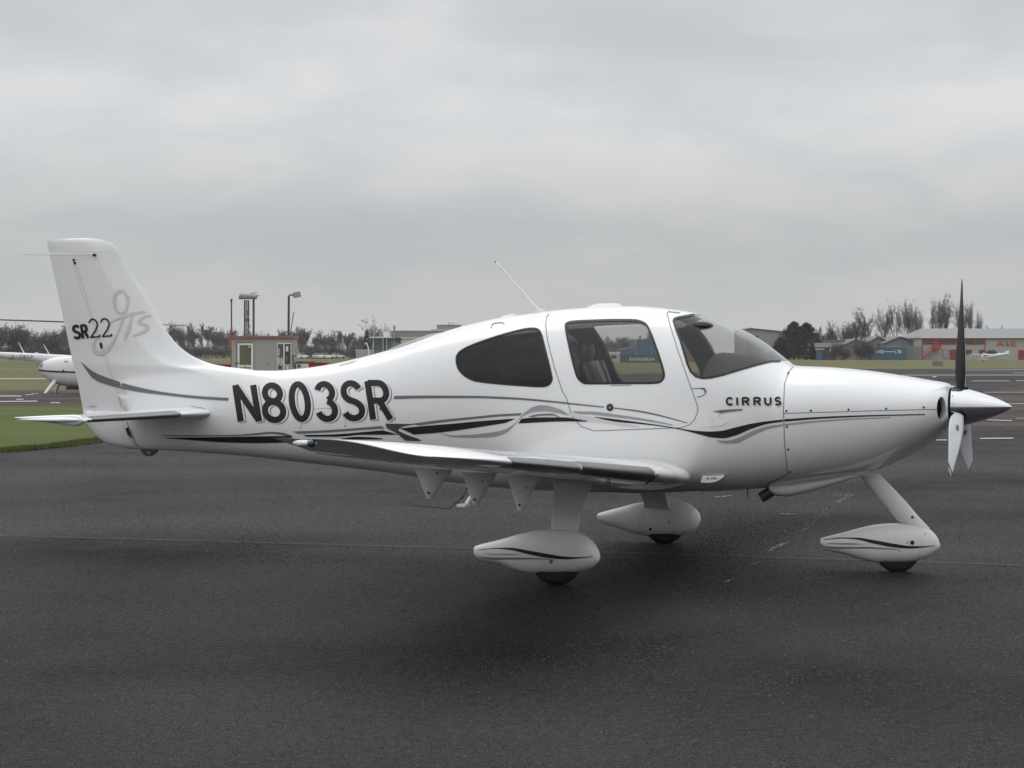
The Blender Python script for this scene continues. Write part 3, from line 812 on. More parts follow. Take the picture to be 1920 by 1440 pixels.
# main black line, tail to wing
stripe([(311, 820.3), (360, 820), (420, 819), (480, 818), (548, 817)], [(311, 821.5), (360, 825), (420, 829), (480, 830.5), (548, 829)], M_BLACK, 1)
stripe([(304, 815.8), (370, 816), (440, 815), (480, 812), (508, 809.5), (530, 811), (546, 816)], [(304, 817.2), (370, 818), (440, 817.2), (480, 815.5), (508, 813.3), (528, 815.5), (540, 818)], M_GREY, 0)
stripe([(548, 809), (610, 806.5), (680, 801.5), (716, 798.5)], [(560, 813), (610, 811), (680, 806), (722, 803.5)], M_GREY, 0)
stripe([(568, 815.5), (620, 814.5), (680, 810), (718, 806.5)], [(575, 818.5), (630, 818.5), (680, 815), (748, 814.8)], M_BLACK, 1)
# swoosh in front of the registration
stripe([(723, 794), (725.5, 802), (738, 809), (749, 815.5), (752, 819), (763, 826), (788, 826.5)], [(785.5, 795), (753, 799), (743, 804), (750.5, 809), (770.5, 817.5), (782, 821.5), (790.5, 825)], M_DKG, 2, 60)
stripe([(640, 822), (670, 819), (700, 820), (718, 822)], [(640, 823.5), (670, 823.5), (700, 823.5), (718, 823.5)], M_BLACK, 1)
# upper grey and black bands towards the door
stripe([(772, 794.5), (820, 788), (880, 782), (940, 776.5), (979, 774.5)], [(786, 797.5), (820, 793), (880, 786.5), (940, 781), (976, 779)], M_GREY, 0)
stripe([(750, 803), (790, 799), (840, 795), (900, 789.5), (968, 784.5)], [(776, 814.5), (800, 813), (840, 809), (900, 800.5), (948, 793)], M_BLACK, 1)
# silver wave
stripe([(824, 811), (850, 816), (880, 815), (920, 811), (950, 804), (965, 794), (978, 780), (990, 769), (1000, 763), (1012, 760)],
       [(824, 811.5), (850, 819), (880, 820), (920, 819), (945, 813), (958, 804), (968, 793), (980, 781), (992, 775), (1008, 771)], M_MID, 2, 80)
stripe([(1010, 760), (1024, 760.5), (1040, 764), (1056, 770)], [(1006, 771.5), (1024, 771), (1040, 773), (1066, 779)], M_MID, 2, 30)
stripe([(990, 781), (1010, 776.5), (1034, 775.5), (1052, 783)], [(1000, 782), (1012, 779.5), (1036, 779), (1050, 783)], M_GREY, 1, 30)
stripe([(978, 785), (1000, 783), (1030, 782.5), (1054, 782.5), (1103, 789.5)], [(972, 794), (1000, 792.5), (1030, 791), (1060, 790.2), (1100, 790.6)], M_BLACK, 1)
stripe([(1071, 771), (1110, 772), (1160, 778), (1210, 785.5), (1262, 796)], [(1084, 775.5), (1120, 778.5), (1160, 783), (1210, 789.5), (1260, 797.2)], M_MID, 0)
stripe([(1060, 772), (1080, 776), (1110, 783), (1160, 792), (1200, 800)], [(1066, 779), (1084, 784), (1112, 790), (1160, 797.5), (1196, 801.5)], M_PALE, 0, 40)
stripe([(1114, 781.5), (1150, 785.5), (1200, 792), (1240, 797.5), (1276, 803.5), (1310, 808), (1330, 809), (1350, 808), (1380, 801), (1410, 794), (1440, 789.5), (1468, 786.5)],
       [(1116, 782.5), (1150, 790), (1200, 795), (1240, 799.5), (1276, 805.5), (1310, 814), (1335, 820), (1356, 821.5), (1380, 816), (1410, 803.5), (1440, 794.5), (1468, 790.5)], M_BLACK, 1, 120)
stripe([(1343, 825.5), (1360, 826), (1385, 820.5), (1410, 808.5), (1440, 799), (1468, 795)], [(1344, 827), (1360, 831), (1378, 830.8), (1405, 819), (1440, 804), (1468, 798.3)], M_MID, 1, 60)
stripe([(1471, 786), (1540, 781.5), (1620, 778.5), (1680, 777.2), (1734, 776.2)], [(1471, 790.3), (1540, 784.8), (1620, 781), (1680, 779.2), (1734, 777.8)], M_BLACK, 1, 70, 2, cowling)
stripe([(1471, 794.5), (1540, 788), (1600, 784.5), (1670, 782)], [(1471, 797.5), (1540, 790.5), (1600, 786.2), (1670, 783.2)], M_MID, 1, 60, 2, cowling)
# cream lightning flash under the maker's word
stripe([(1337, 771.5), (1350, 769), (1370, 767.5), (1392, 766.5)], [(1352, 775), (1362, 773), (1378, 771), (1392, 769.5)], M_GREY, 2, 30)
stripe([(1333, 776), (1331, 779.5), (1338, 787), (1340, 792), (1330, 797), (1306, 800.5)], [(1350, 774), (1347, 780), (1354, 786), (1366, 789), (1352, 798), (1316, 801.5)], M_OFFW, 2, 40)

# ---- registration and words
REG = [('N', 437.5, 479.5, 448, 491, 722.5, 790), ('8', 488.5, 531, 495, 538, 720, 789.5), ('0', 540, 577.5, 548, 586, 718.5, 788.5), ('3', 589.5, 628, 596, 637, 717, 788),
       ('S', 638, 677.5, 644.5, 686, 716, 787), ('R', 685, 727.5, 696, 737.5, 715, 786.5)]
lay = {'shadow': [], 'gap': [], 'face': []}
for ch, tl, tr, bl, br, yt, yb in REG:
    i = .7
    for nm, dx, dy, w_ in (('shadow', 4.4, 1.7, 11.6), ('gap', 2.8, 1.0, 12.2), ('face', 0, 0, 11.7)):
        q = [(tl + dx, yt + dy), (tr + dx, yt + dy), (br + dx, yb + dy), (bl + dx, yb + dy)]
        lay[nm] += glyph_strips(ch, q, w_)
decal('registration_shadow', lay['shadow'], M_GREY, fuselage, off=.0035, lift=.00003)
decal('registration_outline', lay['gap'], M_WHITE, fuselage, off=.0050, lift=.00003)
decal('registration_letters', lay['face'], M_BLACK, fuselage, off=.0065, lift=.00003)
word = {'shadow': [], 'face': []}
for i, ch in enumerate('CIRRUS'):
    x0 = (1361, 1377.5, 1391, 1412.5, 1433, 1452.5)[i]; wd = (13.5, 9, 14, 14, 13, 11.5)[i]
    for nm, dx, dy, ww in (('shadow', 1.6, 1.2, 4.0), ('face', 0, 0, 3.8)):
        q = [(x0 + dx, 745.5 + dy), (x0 + wd + dx, 745.3 + dy), (x0 + wd + .8 + dx, 759.5 + dy), (x0 + .8 + dx, 759.8 + dy)]
        word[nm] += glyph_strips(ch, q, ww, 1.5)
decal('name_shadow', word['shadow'], M_PALE, fuselage, off=.0045, lift=.00003)
decal('name_letters', word['face'], M_BLACK, fuselage, off=.006, lift=.00003)
# tiny placard under the door window, NO STEP strip with its plate
decal('placard', [stroke_strip([(1144, 723), (1184, 722.4)], 1.0, 2, 1)], M_GREY, door)
stp = [(1317, 892.5), (1330, 893.5), (1346, 893.2), (1358, 891.8), (1350, 897.5), (1342, 901), (1330, 902), (1316, 901.5)]
pin = fus.pick(np.array([p[0] for p in stp], float), np.array([p[1] for p in stp], float), -.01)
pout = fus.pick(np.array([p[0] for p in stp], float), np.array([p[1] for p in stp], float), .012); pout[:, 1] = pout[:, 1].min()
mb = MB(); mb.rings([pin.tolist(), pout.tolist()]); mb.fix(); mb.obj('step_plate', M_OFFW, plane)
yst = float(pout[0, 1])
ns = []
for i, ch in enumerate('NO STEP'):
    if ch == ' ': continue
    x0 = 1325 + i * 2.7
    ns += glyph_strips(ch, [(x0, 895.2), (x0 + 2.1, 895.2), (x0 + 2.1, 898.6), (x0, 898.6)], .75, 1)
def step_fn(px_, py_, off):
    a, z_ = loc(px_, py_, -yst + off); return np.stack([a, np.full_like(a, yst - off), z_], -1)
decal('step_words', ns, M_BLACK, fuselage, step_fn, .002, .00003)
# inlet duct behind the cowling opening
for sg in (1, -1):
    rim = fus.pick(POLYA['inlet'][:, 0], POLYA['inlet'][:, 1], 0.0)
    c = rim.mean(0); R = []
    for k, (f, dsx, dwy) in enumerate(((1.0, 0, 0), (.985, -.020, .035), (.96, -.036, .07), (.94, -.042, .085))):
        R.append([(p[0] * f + c[0] * (1 - f) + dsx, sg * (p[1] * f + c[1] * (1 - f) + dwy), p[2] * f + c[2] * (1 - f)) for p in rim])
    m_ = MB(); m_.rings(R, cap=False); duct = m_.obj('inlet_duct', M_WHITE, cowling, 60)
    mb = MB(); mb.add(R[-1], [tuple(range(len(R[-1])))]); mb.obj('inlet_shade_plate', M_DARK, cowling)  # near-black plate stands in for the shade deep inside the duct

# exhaust pipe with its fairing
ef = Body([(1446, 905), (1475, 903), (1520, 898), (1560, 893), (1600, 886), (1640, 876)], [(1446, 922), (1456, 929.5), (1475, 931), (1500, 927), (1540, 916.5), (1580, 904), (1610, 894), (1640, 880)],
          [(1446, .09), (1475, .10), (1540, .10), (1600, .08), (1640, .02)], [(1446, .5), (1640, .5)], [(1446, 2.4), (1640, 2.4)], [(1446, 2.2), (1640, 2.2)], .13)
def body_mesh(b, name, m, x0, x1, ns_=40, nt=40, cap=True, parent=None):
    e_ = np.linspace(0, 1, ns_); e_ = 1 - (1 - e_) ** 1.9
    sx0, sx1 = float(loc(x0, 700, b.wc)[0]), float(loc(x1, 700, b.wc)[0]); ss = sx0 + (sx1 - sx0) * e_
    th = np.linspace(0, 2 * np.pi, nt, endpoint=False)
    A, T = np.meshgrid(ss, th, indexing='ij')
    V = b.P(A.ravel(), T.ravel())
    mb = MB(); mb.rings(V.reshape(ns_, nt, 3).tolist(), cap)
    return mb.obj(name, m, parent or plane, 50)
body_mesh(ef, 'exhaust_fairing', M_WHITE2, 1446, 1640)
pA = band_pts(1460, 913, .13); pB = band_pts(1427, 933, .13)
ep = MB(); ep.tube([(pA[0], -.13, pA[1]), (pB[0], -.13, pB[1])], .042, 20, cap=False)
exo = ep.obj('exhaust_pipe', M_EXH, plane, 60)
ep = MB(); ep.tube([(pA[0], -.13, pA[1]), (pB[0] + .03, -.13, pB[1] + .018)], .037, 20); ep.obj('pipe_bore', M_DARK, exo, 60)
dm = MB(); a_ = band_pts(1402, 916, .1); b_ = band_pts(1402, 932, .1); dm.tube([(a_[0], -.1, a_[1]), (b_[0], -.1, b_[1])], .005, 6); dm.obj('drain_tube', M_EXH, plane)

# spinner and propeller
sp_c = loc(1783, 762.5, 0); sp_t = loc(1898, 763, 0)
s_b, z_b = float(sp_c[0]) + .012, float(sp_c[1]); s_t, z_t = float(sp_t[0]), float(sp_t[1])
R0 = 40.0 / 244.0; R = []
for i in range(40):
    t = i / 39
    r = R0 * (1 - t) ** .78 * (1 + .22 * t) if t < 1 else .0015
    if i == 0: r = R0
    sx = s_b + (s_t - s_b) * t
    R.append([(sx, max(r, .0015) * math.cos(a), z_b + (z_t - z_b) * t + max(r, .0015) * math.sin(a)) for a in np.linspace(0, 2 * np.pi, 64, endpoint=False)])
mb = MB(); mb.rings(R); spinner = mb.obj('spinner', M_CHROME, plane, 60)
mb = MB(); mb.tube([(s_b - .035, 0, z_b), (s_b, 0, z_b)], [R0 - .012, R0 - .012], 48); mb.obj('spinner_backplate', M_DARK, plane, 60)
for a in np.linspace(0.15, 2 * math.pi + .15, 18, endpoint=False):
    mb = MB(); mb.ell((s_b + .014, (R0 - .002) * math.cos(a), z_b + (R0 - .002) * math.sin(a)), (.004, .004, .004), 8, 5); mb.obj('screw', M_DARK, spinner)
hub_s = s_b + .070
HUBZ = z_b
def blade(ang):
    """ang: direction from the hub, degrees, 0 = up, positive towards port"""
    a = math.radians(ang)
    er = np.array([0, math.sin(a), math.cos(a)]); et = np.array([0, -math.cos(a), math.sin(a)])   # et: direction of travel
    ef_ = np.array([1.0, 0, 0])
    rad = np.array([.10, .15, .20, .27, .35, .45, .55, .65, .75, .85, .92, .96, .985, .992])
    cho = np.array([.075, .085, .105, .135, .155, .165, .165, .155, .14, .12, .10, .08, .05, .02])
    thk = np.array([.07, .06, .045, .034, .027, .022, .018, .015, .012, .010, .008, .007, .005, .003])
    bet = np.radians(np.interp(rad, [.1, .2, .35, .55, .75, .99], [56, 48, 35, 25, 18, 12]))
    V = []; fm = []; Fc = []
    n = 18
    for r, c, t, b_ in zip(rad, cho, thk, bet):
        ch = ef_ * math.sin(b_) + et * math.cos(b_); nf = ef_ * math.cos(b_) - et * math.sin(b_)
        for k in range(n):
            u = 2 * math.pi * k / n
            x = .5 * math.cos(u); y = .5 * math.sin(u) * (1.0 if math.sin(u) > 0 else .45) * (1 - .35 * (.5 - x))
            V.append(np.array([hub_s, 0, HUBZ]) + er * r + ch * (x - .14) * c + nf * y * t)
    for i in range(len(rad) - 1):
        for k in range(n):
            Fc.append((i * n + k, i * n + (k + 1) % n, (i + 1) * n + (k + 1) % n, (i + 1) * n + k))
            front = k < n / 2
            rm = (rad[i] + rad[i + 1]) / 2
            f = 1 if front else 0
            if front and (.91 < rm < .945 or rm > .975): f = 2
            fm.append(f)
    Fc.append(tuple(range((len(rad) - 1) * n, len(rad) * n))); fm.append(2)
    b = mesh_obj('propeller_blade', V, Fc, None, plane, 60, mats=[M_BLADEB, M_BLADEW, M_BLACK], fm=fm)
    r_, b_ = .36, float(np.interp(.36, rad, bet)); ch = ef_ * math.sin(b_) + et * math.cos(b_); nf = ef_ * math.cos(b_) - et * math.sin(b_)
    cc = np.array([hub_s, 0, HUBZ]) + er * r_ - ch * .02 + nf * .0155
    q = MB(); q.add([cc + ch * .016 * math.cos(u) + er * .038 * math.sin(u) for u in np.linspace(0, 6.283, 16, endpoint=False)], [tuple(range(16))]); q.obj('blade_label', M_GREY, b)
    q = MB(); q.tube([np.array([hub_s, 0, HUBZ]) + er * .06, np.array([hub_s, 0, HUBZ]) + er * (R0 - .012)], [.058, .05], 24)
    q.obj('blade_root', M_DARK, b, 60)
    return b
for an in (1.5, -118.5, 121.5): blade(an)

# ---- fin and rudder
FIN = [  # row, leading edge column, trailing edge column, half thickness
 (446.8, 165, 112, .004), (448.5, 186, 89, .012), (455, 208, 88.6, .020), (463, 218, 90.2, .026), (472, 224, 92.2, .030), (490, 232, 96.2, .034), (520, 251, 102.6, .040), (550, 271, 109, .045),
 (580, 288, 115.4, .050), (600, 299.5, 119.7, .053), (620, 312, 124, .056), (640, 327, 128.2, .060), (655, 343, 131.4, .063), (668, 362, 134, .068), (680, 390, 136.5, .078), (687, 418, 138.5, .086), (693, 470, 140, .094),
 (720, 560, 146, .098), (775, 600, 156, .10)]
fz = []; fle = []; fte = []; fth = []
for y, le, te, th in FIN:
    a, z = loc(le, y, 0); b_, _ = loc(te, y, 0)
    fz.append(float(z)); fle.append(float(a)); fte.append(float(b_)); fth.append(th)
f_le, f_te, f_th = pchip(fz, fle), pchip(fz, fte), pchip(fz, fth)
hx = [(140, 447), (142, 495), (172, 592), (232, 767), (236, 780)]
hz_ = [loc(x, y, 0) for x, y in hx]
f_hg = pchip([float(q[1]) for q in hz_], [float(q[0]) for q in hz_])
def fin_shape(c):
    c = np.clip(c, 0, 1)
    return np.where(c < .3, (np.clip(c, 0, .3) / .3) ** .62, 1 - ((c - .3) / .7) ** 1.35 * .985)
def fin_w0(s, z):
    le, te = f_le(z), f_te(z)
    return f_th(z) * fin_shape((le - s) / (le - te))
def fin_w(s, z):
    a = fin_w0(s, z)
    b = np.where((z < fus.zt(s)) & (s > S0), fus.W(s, z), np.clip(-(z - fus.zt(s)) * .9, -.3, 0)) - .0015
    b = np.where(s > S0, b, -1.0)
    k = .11
    h = np.maximum(k - np.abs(a - b), 0) / k
    return np.maximum(a, b) + h * h * k * .25 * np.where(a < .004, a / .004, 1.0)
def tail_pick(px_, py_, off=.003):
    px_ = np.asarray(px_, float); py_ = np.asarray(py_, float)
    w = np.full(np.shape(px_), .1)
    for _ in range(40):
        s, z = loc(px_, py_, w); w = .5 * w + .5 * np.maximum(fin_w(s, z), np.where((s > S0) & (z < fus.zt(s)), fus.W(s, z), 0))
    s, z = loc(px_, py_, w)
    return np.stack([s, -(w + off), z], -1)
def fin_pick(px_, py_, off=.003):
    w = np.full(np.shape(px_), .05)
    for _ in range(25):
        s, z = loc(px_, py_, w); w = .5 * w + .5 * fin_w(s, z)
    s, z = loc(px_, py_, w)
    return np.stack([s, -(w + off), z], -1)
zz = np.concatenate([np.linspace(fz[-1], fz[4] - .012, 90), np.array(fz[:5])[::-1]])
R = []; RR = []; RT = []
for z in zz:
    z = float(z)
    if z >= fz[4] - 1e-6:
        le, te = float(f_le(z)), float(f_te(z))
        c = np.linspace(0, 1, 30) ** 1.3; s_ = le + (te - le) * c; w_ = fin_w0(s_, np.full_like(s_, z))
        RT.append([(a, -b_, z) for a, b_ in zip(s_, w_)] + [(a, b_, z) for a, b_ in zip(s_[::-1][1:], w_[::-1][1:])])
        continue
    le, te, hg = float(f_le(z)), float(f_te(z)), float(f_hg(z))
    hg = min(max(hg, te + .3 * (le - te) * .4), le - .02)
    c = np.linspace(0, 1, 44) ** 1.4
    s_ = le + (hg + .002 - le) * c
    w_ = fin_w(s_, np.full_like(s_, z))
    R.append([(a, b_, z) for a, b_ in zip(s_[::-1], w_[::-1])] + [(a, -b_, z) for a, b_ in zip(s_[1:], w_[1:])])
    c = np.linspace(0, 1, 12); s_ = hg - .001 + (te - hg + .001) * c
    w_ = fin_w(s_, np.full_like(s_, z)) * .99
    RR.append([(a, -b_, z) for a, b_ in zip(s_, w_)] + [(a, b_, z) for a, b_ in zip(s_[::-1][1:], w_[::-1][1:])])
mb = MB(); mb.rings(R); fin = mb.obj('fin', M_WHITE, plane, 60)
# rudder continues below the stabiliser down to the tail bottom
low = [(776, 235, 156.5, .088), (785, 237, 159, .086), (800, 241, 166, .083), (815, 247, 176, .078), (828, 254, 191, .068), (836, 258, 212, .055), (841, 261, 238, .03), (842, 262, 250, .01)]
RL = []
for y, hg_x, te_x, th in low[::-1]:
    hg, z = loc(hg_x, y, 0); te, _ = loc(te_x, y, 0); hg, z, te = float(hg), float(z), float(te)
    c = np.linspace(0, 1, 12); s_ = hg + (te - hg) * c
    w_ = th * (1 - c ** 2.2) ** .6 + .002
    RL.append([(a, -b_, z) for a, b_ in zip(s_, w_)] + [(a, b_, z) for a, b_ in zip(s_[::-1][1:], w_[::-1][1:])])
mb = MB(); mb.rings(RT); mb.obj('fin_tip', M_WHITE, fin, 60)
mb = MB(); mb.rings(RL + RR); rudder = mb.obj('rudder', M_WHITE, plane, 60)
gap('hinge_gap', [(142.5, 495), (172.5, 592), (232.5, 767)], 1.1, fin, fin_pick, M_PALE)
gap('tail_gap', [(238, 790), (243, 806), (250, 822), (258, 838)], 1.2, fuselage)
for pts in ([(136, 486), (140.5, 485.5), (141.5, 489), (137, 489.5)], [(138, 491), (142, 490.5), (143, 495), (139, 495.8)], [(187, 643), (191.5, 642.3), (193.5, 652.5), (189, 653.5)]):
    decal('hinge_bracket', [np.array([[pts[0], pts[1]], [pts[3], pts[2]]], float)], M_BLACK, rudder, fin_pick, .006)
decal('hinge_bracket', [band_strip([(238, 802), (241, 812), (249, 821)], [(243, 801), (246, 811), (249.5, 820)], 10, 2)], M_BLACK, rudder, off=.02)
ff = lambda name, st, m, off=.003, p=None: decal(name, st, m, p or fin, fin_pick, off, .00003)
# grey sweep across fin and rudder
decal('stripe', [band_strip([(151.5, 677.5), (176, 697), (213, 712), (260, 726), (310, 735.5), (345, 740), (385, 743.5), (429, 746)], [(152, 679), (178, 711.5), (215, 725), (262, 735), (310, 741), (345, 745), (385, 748.6), (428, 751)], 90, 3)], M_GREY, fin, tail_pick, .005)
sr = []
sr += glyph_strips('S', [(135.5, 611), (149, 608.8), (152.5, 634.2), (139.5, 635.5)], 5.0, 1.5)
sr += glyph_strips('R', [(151.5, 609), (163, 608), (167.5, 633.5), (155, 634.8)], 4.8, 1.5)
ff('type_letters', sr, M_BLACK, .0075)
t2 = []
for q in ([(164, 598), (184, 597), (189, 632), (169, 633.5)], [(186, 597), (206, 596), (211, 630.5), (191, 632)]):
    t2 += glyph_strips('2', q, 2.8, 1.5)
ff('type_numbers', t2, M_BLACK, .0075)
gts = [stroke_strip(arc(227, 566, 13, 21, 60, 420, 40), [3, 4.5, 6, 4.5, 3], 1.5),
       stroke_strip([(243, 556), (238, 576), (231, 598), (222, 622), (212, 642), (202, 656), (190, 663), (180, 660), (175, 650), (179, 637), (190, 628)], [3.5, 5, 4, 3, 3, 4, 7, 8, 7, 4, 2], 1.5),
       stroke_strip([(204, 606), (222, 597), (248, 588), (273, 584)], [2, 4, 5, 3], 1.5), stroke_strip([(249, 590), (243, 612), (234, 637)], [4, 6, 4], 1.5),
       stroke_strip([(284, 591), (272, 593), (261, 601), (262, 607), (274, 608), (279, 613), (270, 622), (250, 630)], [3, 4, 5, 4, 5, 6, 4, 2], 1.5)]
ff('script_letters', gts, M_PALE, .0055)
ff('placard', [stroke_strip([(168, 762), (182, 761.6)], 1.6, 2, 1)], M_MID, .005, rudder)
mb = MB(); a_ = fin_pick(np.array(178.), np.array(478.), .012); b_ = fin_pick(np.array(176.), np.array(478.), .02)
mb.ell(tuple(a_), (.018, .014, .013), 12, 8); mb.obj('tail_aerial_mount', M_BLACK, fin, 60)
w0 = .10; e_ = loc(46, 478, w0)
mb = MB(); mb.tube([tuple(b_), (float(e_[0]), -w0 - .03, float(e_[1]))], .0024, 6); mb.obj('tail_aerial', M_METAL, fin)

# ---- stabiliser
def plank(secs, n=24):
    """secs: (w, s_le, s_te, z_le, z_te, thick) -> rings"""
    R = []
    for w, le, te, zl, zt, th in secs:
        c = (1 - np.cos(np.linspace(0, np.pi, n))) / 2
        y = 5 * th * (.2969 * np.sqrt(c) - .126 * c - .3516 * c ** 2 + .2843 * c ** 3 - .1036 * c ** 4)
        s = le + (te - le) * c; z = zl + (zt - zl) * c
        up = [(a, -w, b_ + d_) for a, b_, d_ in zip(s, z, y)]; lo = [(a, -w, b_ - d_) for a, b_, d_ in zip(s, z, y)]
        R.append(up[::-1] + lo[1:-1])
    return R
def split_plank(secs, n, cf, names, mats_, parent, cap=True, smooth=50, gapw=.006):
    """front and rear pieces split at chord fraction cf"""
    R = plank(secs, n)
    out = []
    A = []; B = []
    for r in R:
        up = r[:n][::-1]; lo = [r[n - 1]] + r[n:] + [r[0]]
        k = min(range(n), key=lambda i: abs((1 - math.cos(math.pi * i / (n - 1))) / 2 - cf))
        A.append(up[:k + 1][::-1] + lo[1:k + 1])
        B.append(up[k:][::-1] + lo[k:-1])
    for nm, m_, rr in ((names[0], mats_[0], A), (names[1], mats_[1], B)):
        mb = MB(); mb.rings(rr, cap); out.append(mb.obj(nm, m_, parent, smooth))
    return out
for sg in (1, -1):
    stab = []
    for w, le, te, th in ((.03, -3.55, -4.42, .105), (.12, -3.58, -4.43, .095), (.6, -3.655, -4.43, .08), (1.2, -3.73, -4.425, .066), (1.80, -3.80, -4.42, .055), (1.88, -3.81, -4.42, .05), (1.935, -3.84, -4.41, .036), (1.95, -3.92, -4.38, .012)):
        stab.append((sg * w, le, te, 1.192 - .004 * w, 1.188 - .004 * w, th))
    stab_o, elev = split_plank(stab, 25, .60, ('stabiliser', 'elevator'), (M_WHITE, M_WHITE), plane)
    # metal leading edge strip
    st = [(w, le + .006, te, zl, zt, th + .007) for (w, le, te, zl, zt, th) in stab[2:5]]
    R = plank(st, 41); L = []
    for r in R:
        up = r[:41][::-1][:9]; lo = [r[40]] + r[41:][:8]
        L.append(up[::-1] + lo[1:])
    mb = MB(); mb.rings(L, cap=False, closed=False); mb.obj('leading_edge_strip', M_TITAN, stab_o, 60)
    # balance horn at the tip
    mb = MB(); Rr = []
    for t in np.linspace(0, 1, 14):
        le, te = -3.80, -4.43; s = le + (te - le) * t
        r = max(.052 * math.sin(math.pi * min(t * 1.0, 1)) ** .0 * (min(1, (t / .12)) ** .5) * (1 - t) ** .8, .003)
        Rr.append([(s, -sg * (1.90 + .03 * math.cos(a)), 1.178 + .02 * t + r * math.sin(a)) for a in np.linspace(0, 2 * np.pi, 16, endpoint=False)])
    mb.rings(Rr); mb.obj('elevator_horn', M_WHITE, elev, 60)
gap('stabiliser_fillet', [(300, 763), (330, 761.5), (360, 762), (380, 765), (391, 771), (393, 777), (386, 784), (372, 787)], .8, fuselage)
screws([(183, 790.5), (192.5, 794.5), (202, 798.5), (212, 802), (222, 806), (231, 809.5), (272, 795), (318, 804), (326, 804.5), (359, 804), (343.5, 796.5), (347, 832)], .9, fuselage, name='rivet')
mb = MB()
t0 = [loc(x, y, 0) for x, y in ((263, 840), (270, 851), (276, 855.5), (283, 855.5), (289, 851), (298, 843))]
mb.prism([(float(a), -.02, float(b_)) for a, b_ in t0], (0, .04, 0)); mb.fix(); tr_ = mb.obj('tail_tiedown', M_EXH, plane)
mb = MB(); q_ = loc(280, 849, .02); mb.tube([(float(q_[0]), -.03, float(q_[1])), (float(q_[0]), .03, float(q_[1]))], .010, 10); mb.obj('tiedown_eye', M_METAL, tr_)

# ---- wings
def zle(w): return .752 + .0825 * (w - .7)
WS = [.30, .5, .62, .75, .95, 1.3, 1.79, 2.4, 3.0, 3.72]
WC = [3.76, 4.2, 4.7, 4.95, 5.05, 5.15, 5.25, 5.33, 5.40, 5.46, 5.50, 5.53, 5.55, 5.565, 5.574, 5.58]
def wsec(w, cuff):
    le = .79 - .006 * w + (.05 if cuff else 0); te = -.72 + .055 * w
    if w < .8: le -= .10 * ((.8 - w) / .35) ** 1.6
    zl = zle(w) + (.0 if not cuff else -.012)
    zt = zle(w) + .014
    if w > 4.88: zt += .072 * ((w - 4.88) / .70) ** 1.15
    th = (le - te) * (.143 - .0098 * w)
    if w > 5.2:
        t = (w - 5.2) / .38
        le -= .30 * t ** 3.0; te -= .03 * t; th *= 1 - .45 * t ** 2; zl += .012 * t ** 2
    if w < .75: th *= 1 + (.75 - w) * .3
    return le, te, zl, zt, th
def airfoil(w, sec, n):
    le, te, zl, zt, th = sec
    c = (1 - np.cos(np.linspace(0, np.pi, n))) / 2
    y = 5 * th * (.2969 * np.sqrt(c) - .126 * c - .3516 * c ** 2 + .2843 * c ** 3 - .1036 * c ** 4)
    cam_ = .009 * (le - te) * 4 * c * (1 - c)
    s = le + (te - le) * c; z = zl + (zt - zl) * c + cam_
    up, lo = z + y * 1.08, z - y * .92
    if w > 4.6:                                            # rounded nose of the tip, underside sweeping up behind it
        t = min((w - 4.6) / .98, .998); e = math.sqrt(1 - t ** 2.6)
        bl = np.clip((c - .05) / .6, 0, 1); bl = bl * bl * (3 - 2 * bl); bl = .30 + .70 * bl
        top = up - (up - lo) * (1 - e) * (1 - bl); lo = top - (up - lo) * e; up = top
    return np.stack([s, up, lo], 1)      # station, upper, lower
NW = 41
def wing_part(name, ws_, cuff, k0, k1, m, parent, sg, off=0.0, cap=True, label=None):
    R = []
    for w in ws_:
        A = airfoil(w, wsec(w, cuff), NW)
        if k0 == 0:
            ring = [(a, -sg * w, b_) for a, b_, _ in A[:k1 + 1]][::-1] + [(a, -sg * w, c_) for a, _, c_ in A[1:k1 + 1]]
        else:
            ring = [(a, -sg * w, b_) for a, b_, _ in A[k0:k1 + 1]][::-1] + [(a, -sg * w, c_) for a, _, c_ in A[k0:k1 + (0 if k1 == NW - 1 else 1)]]
        R.append(ring)
    mb = MB(); mb.rings(R, cap); 
    return mb.obj(name, m, parent, 50, label)
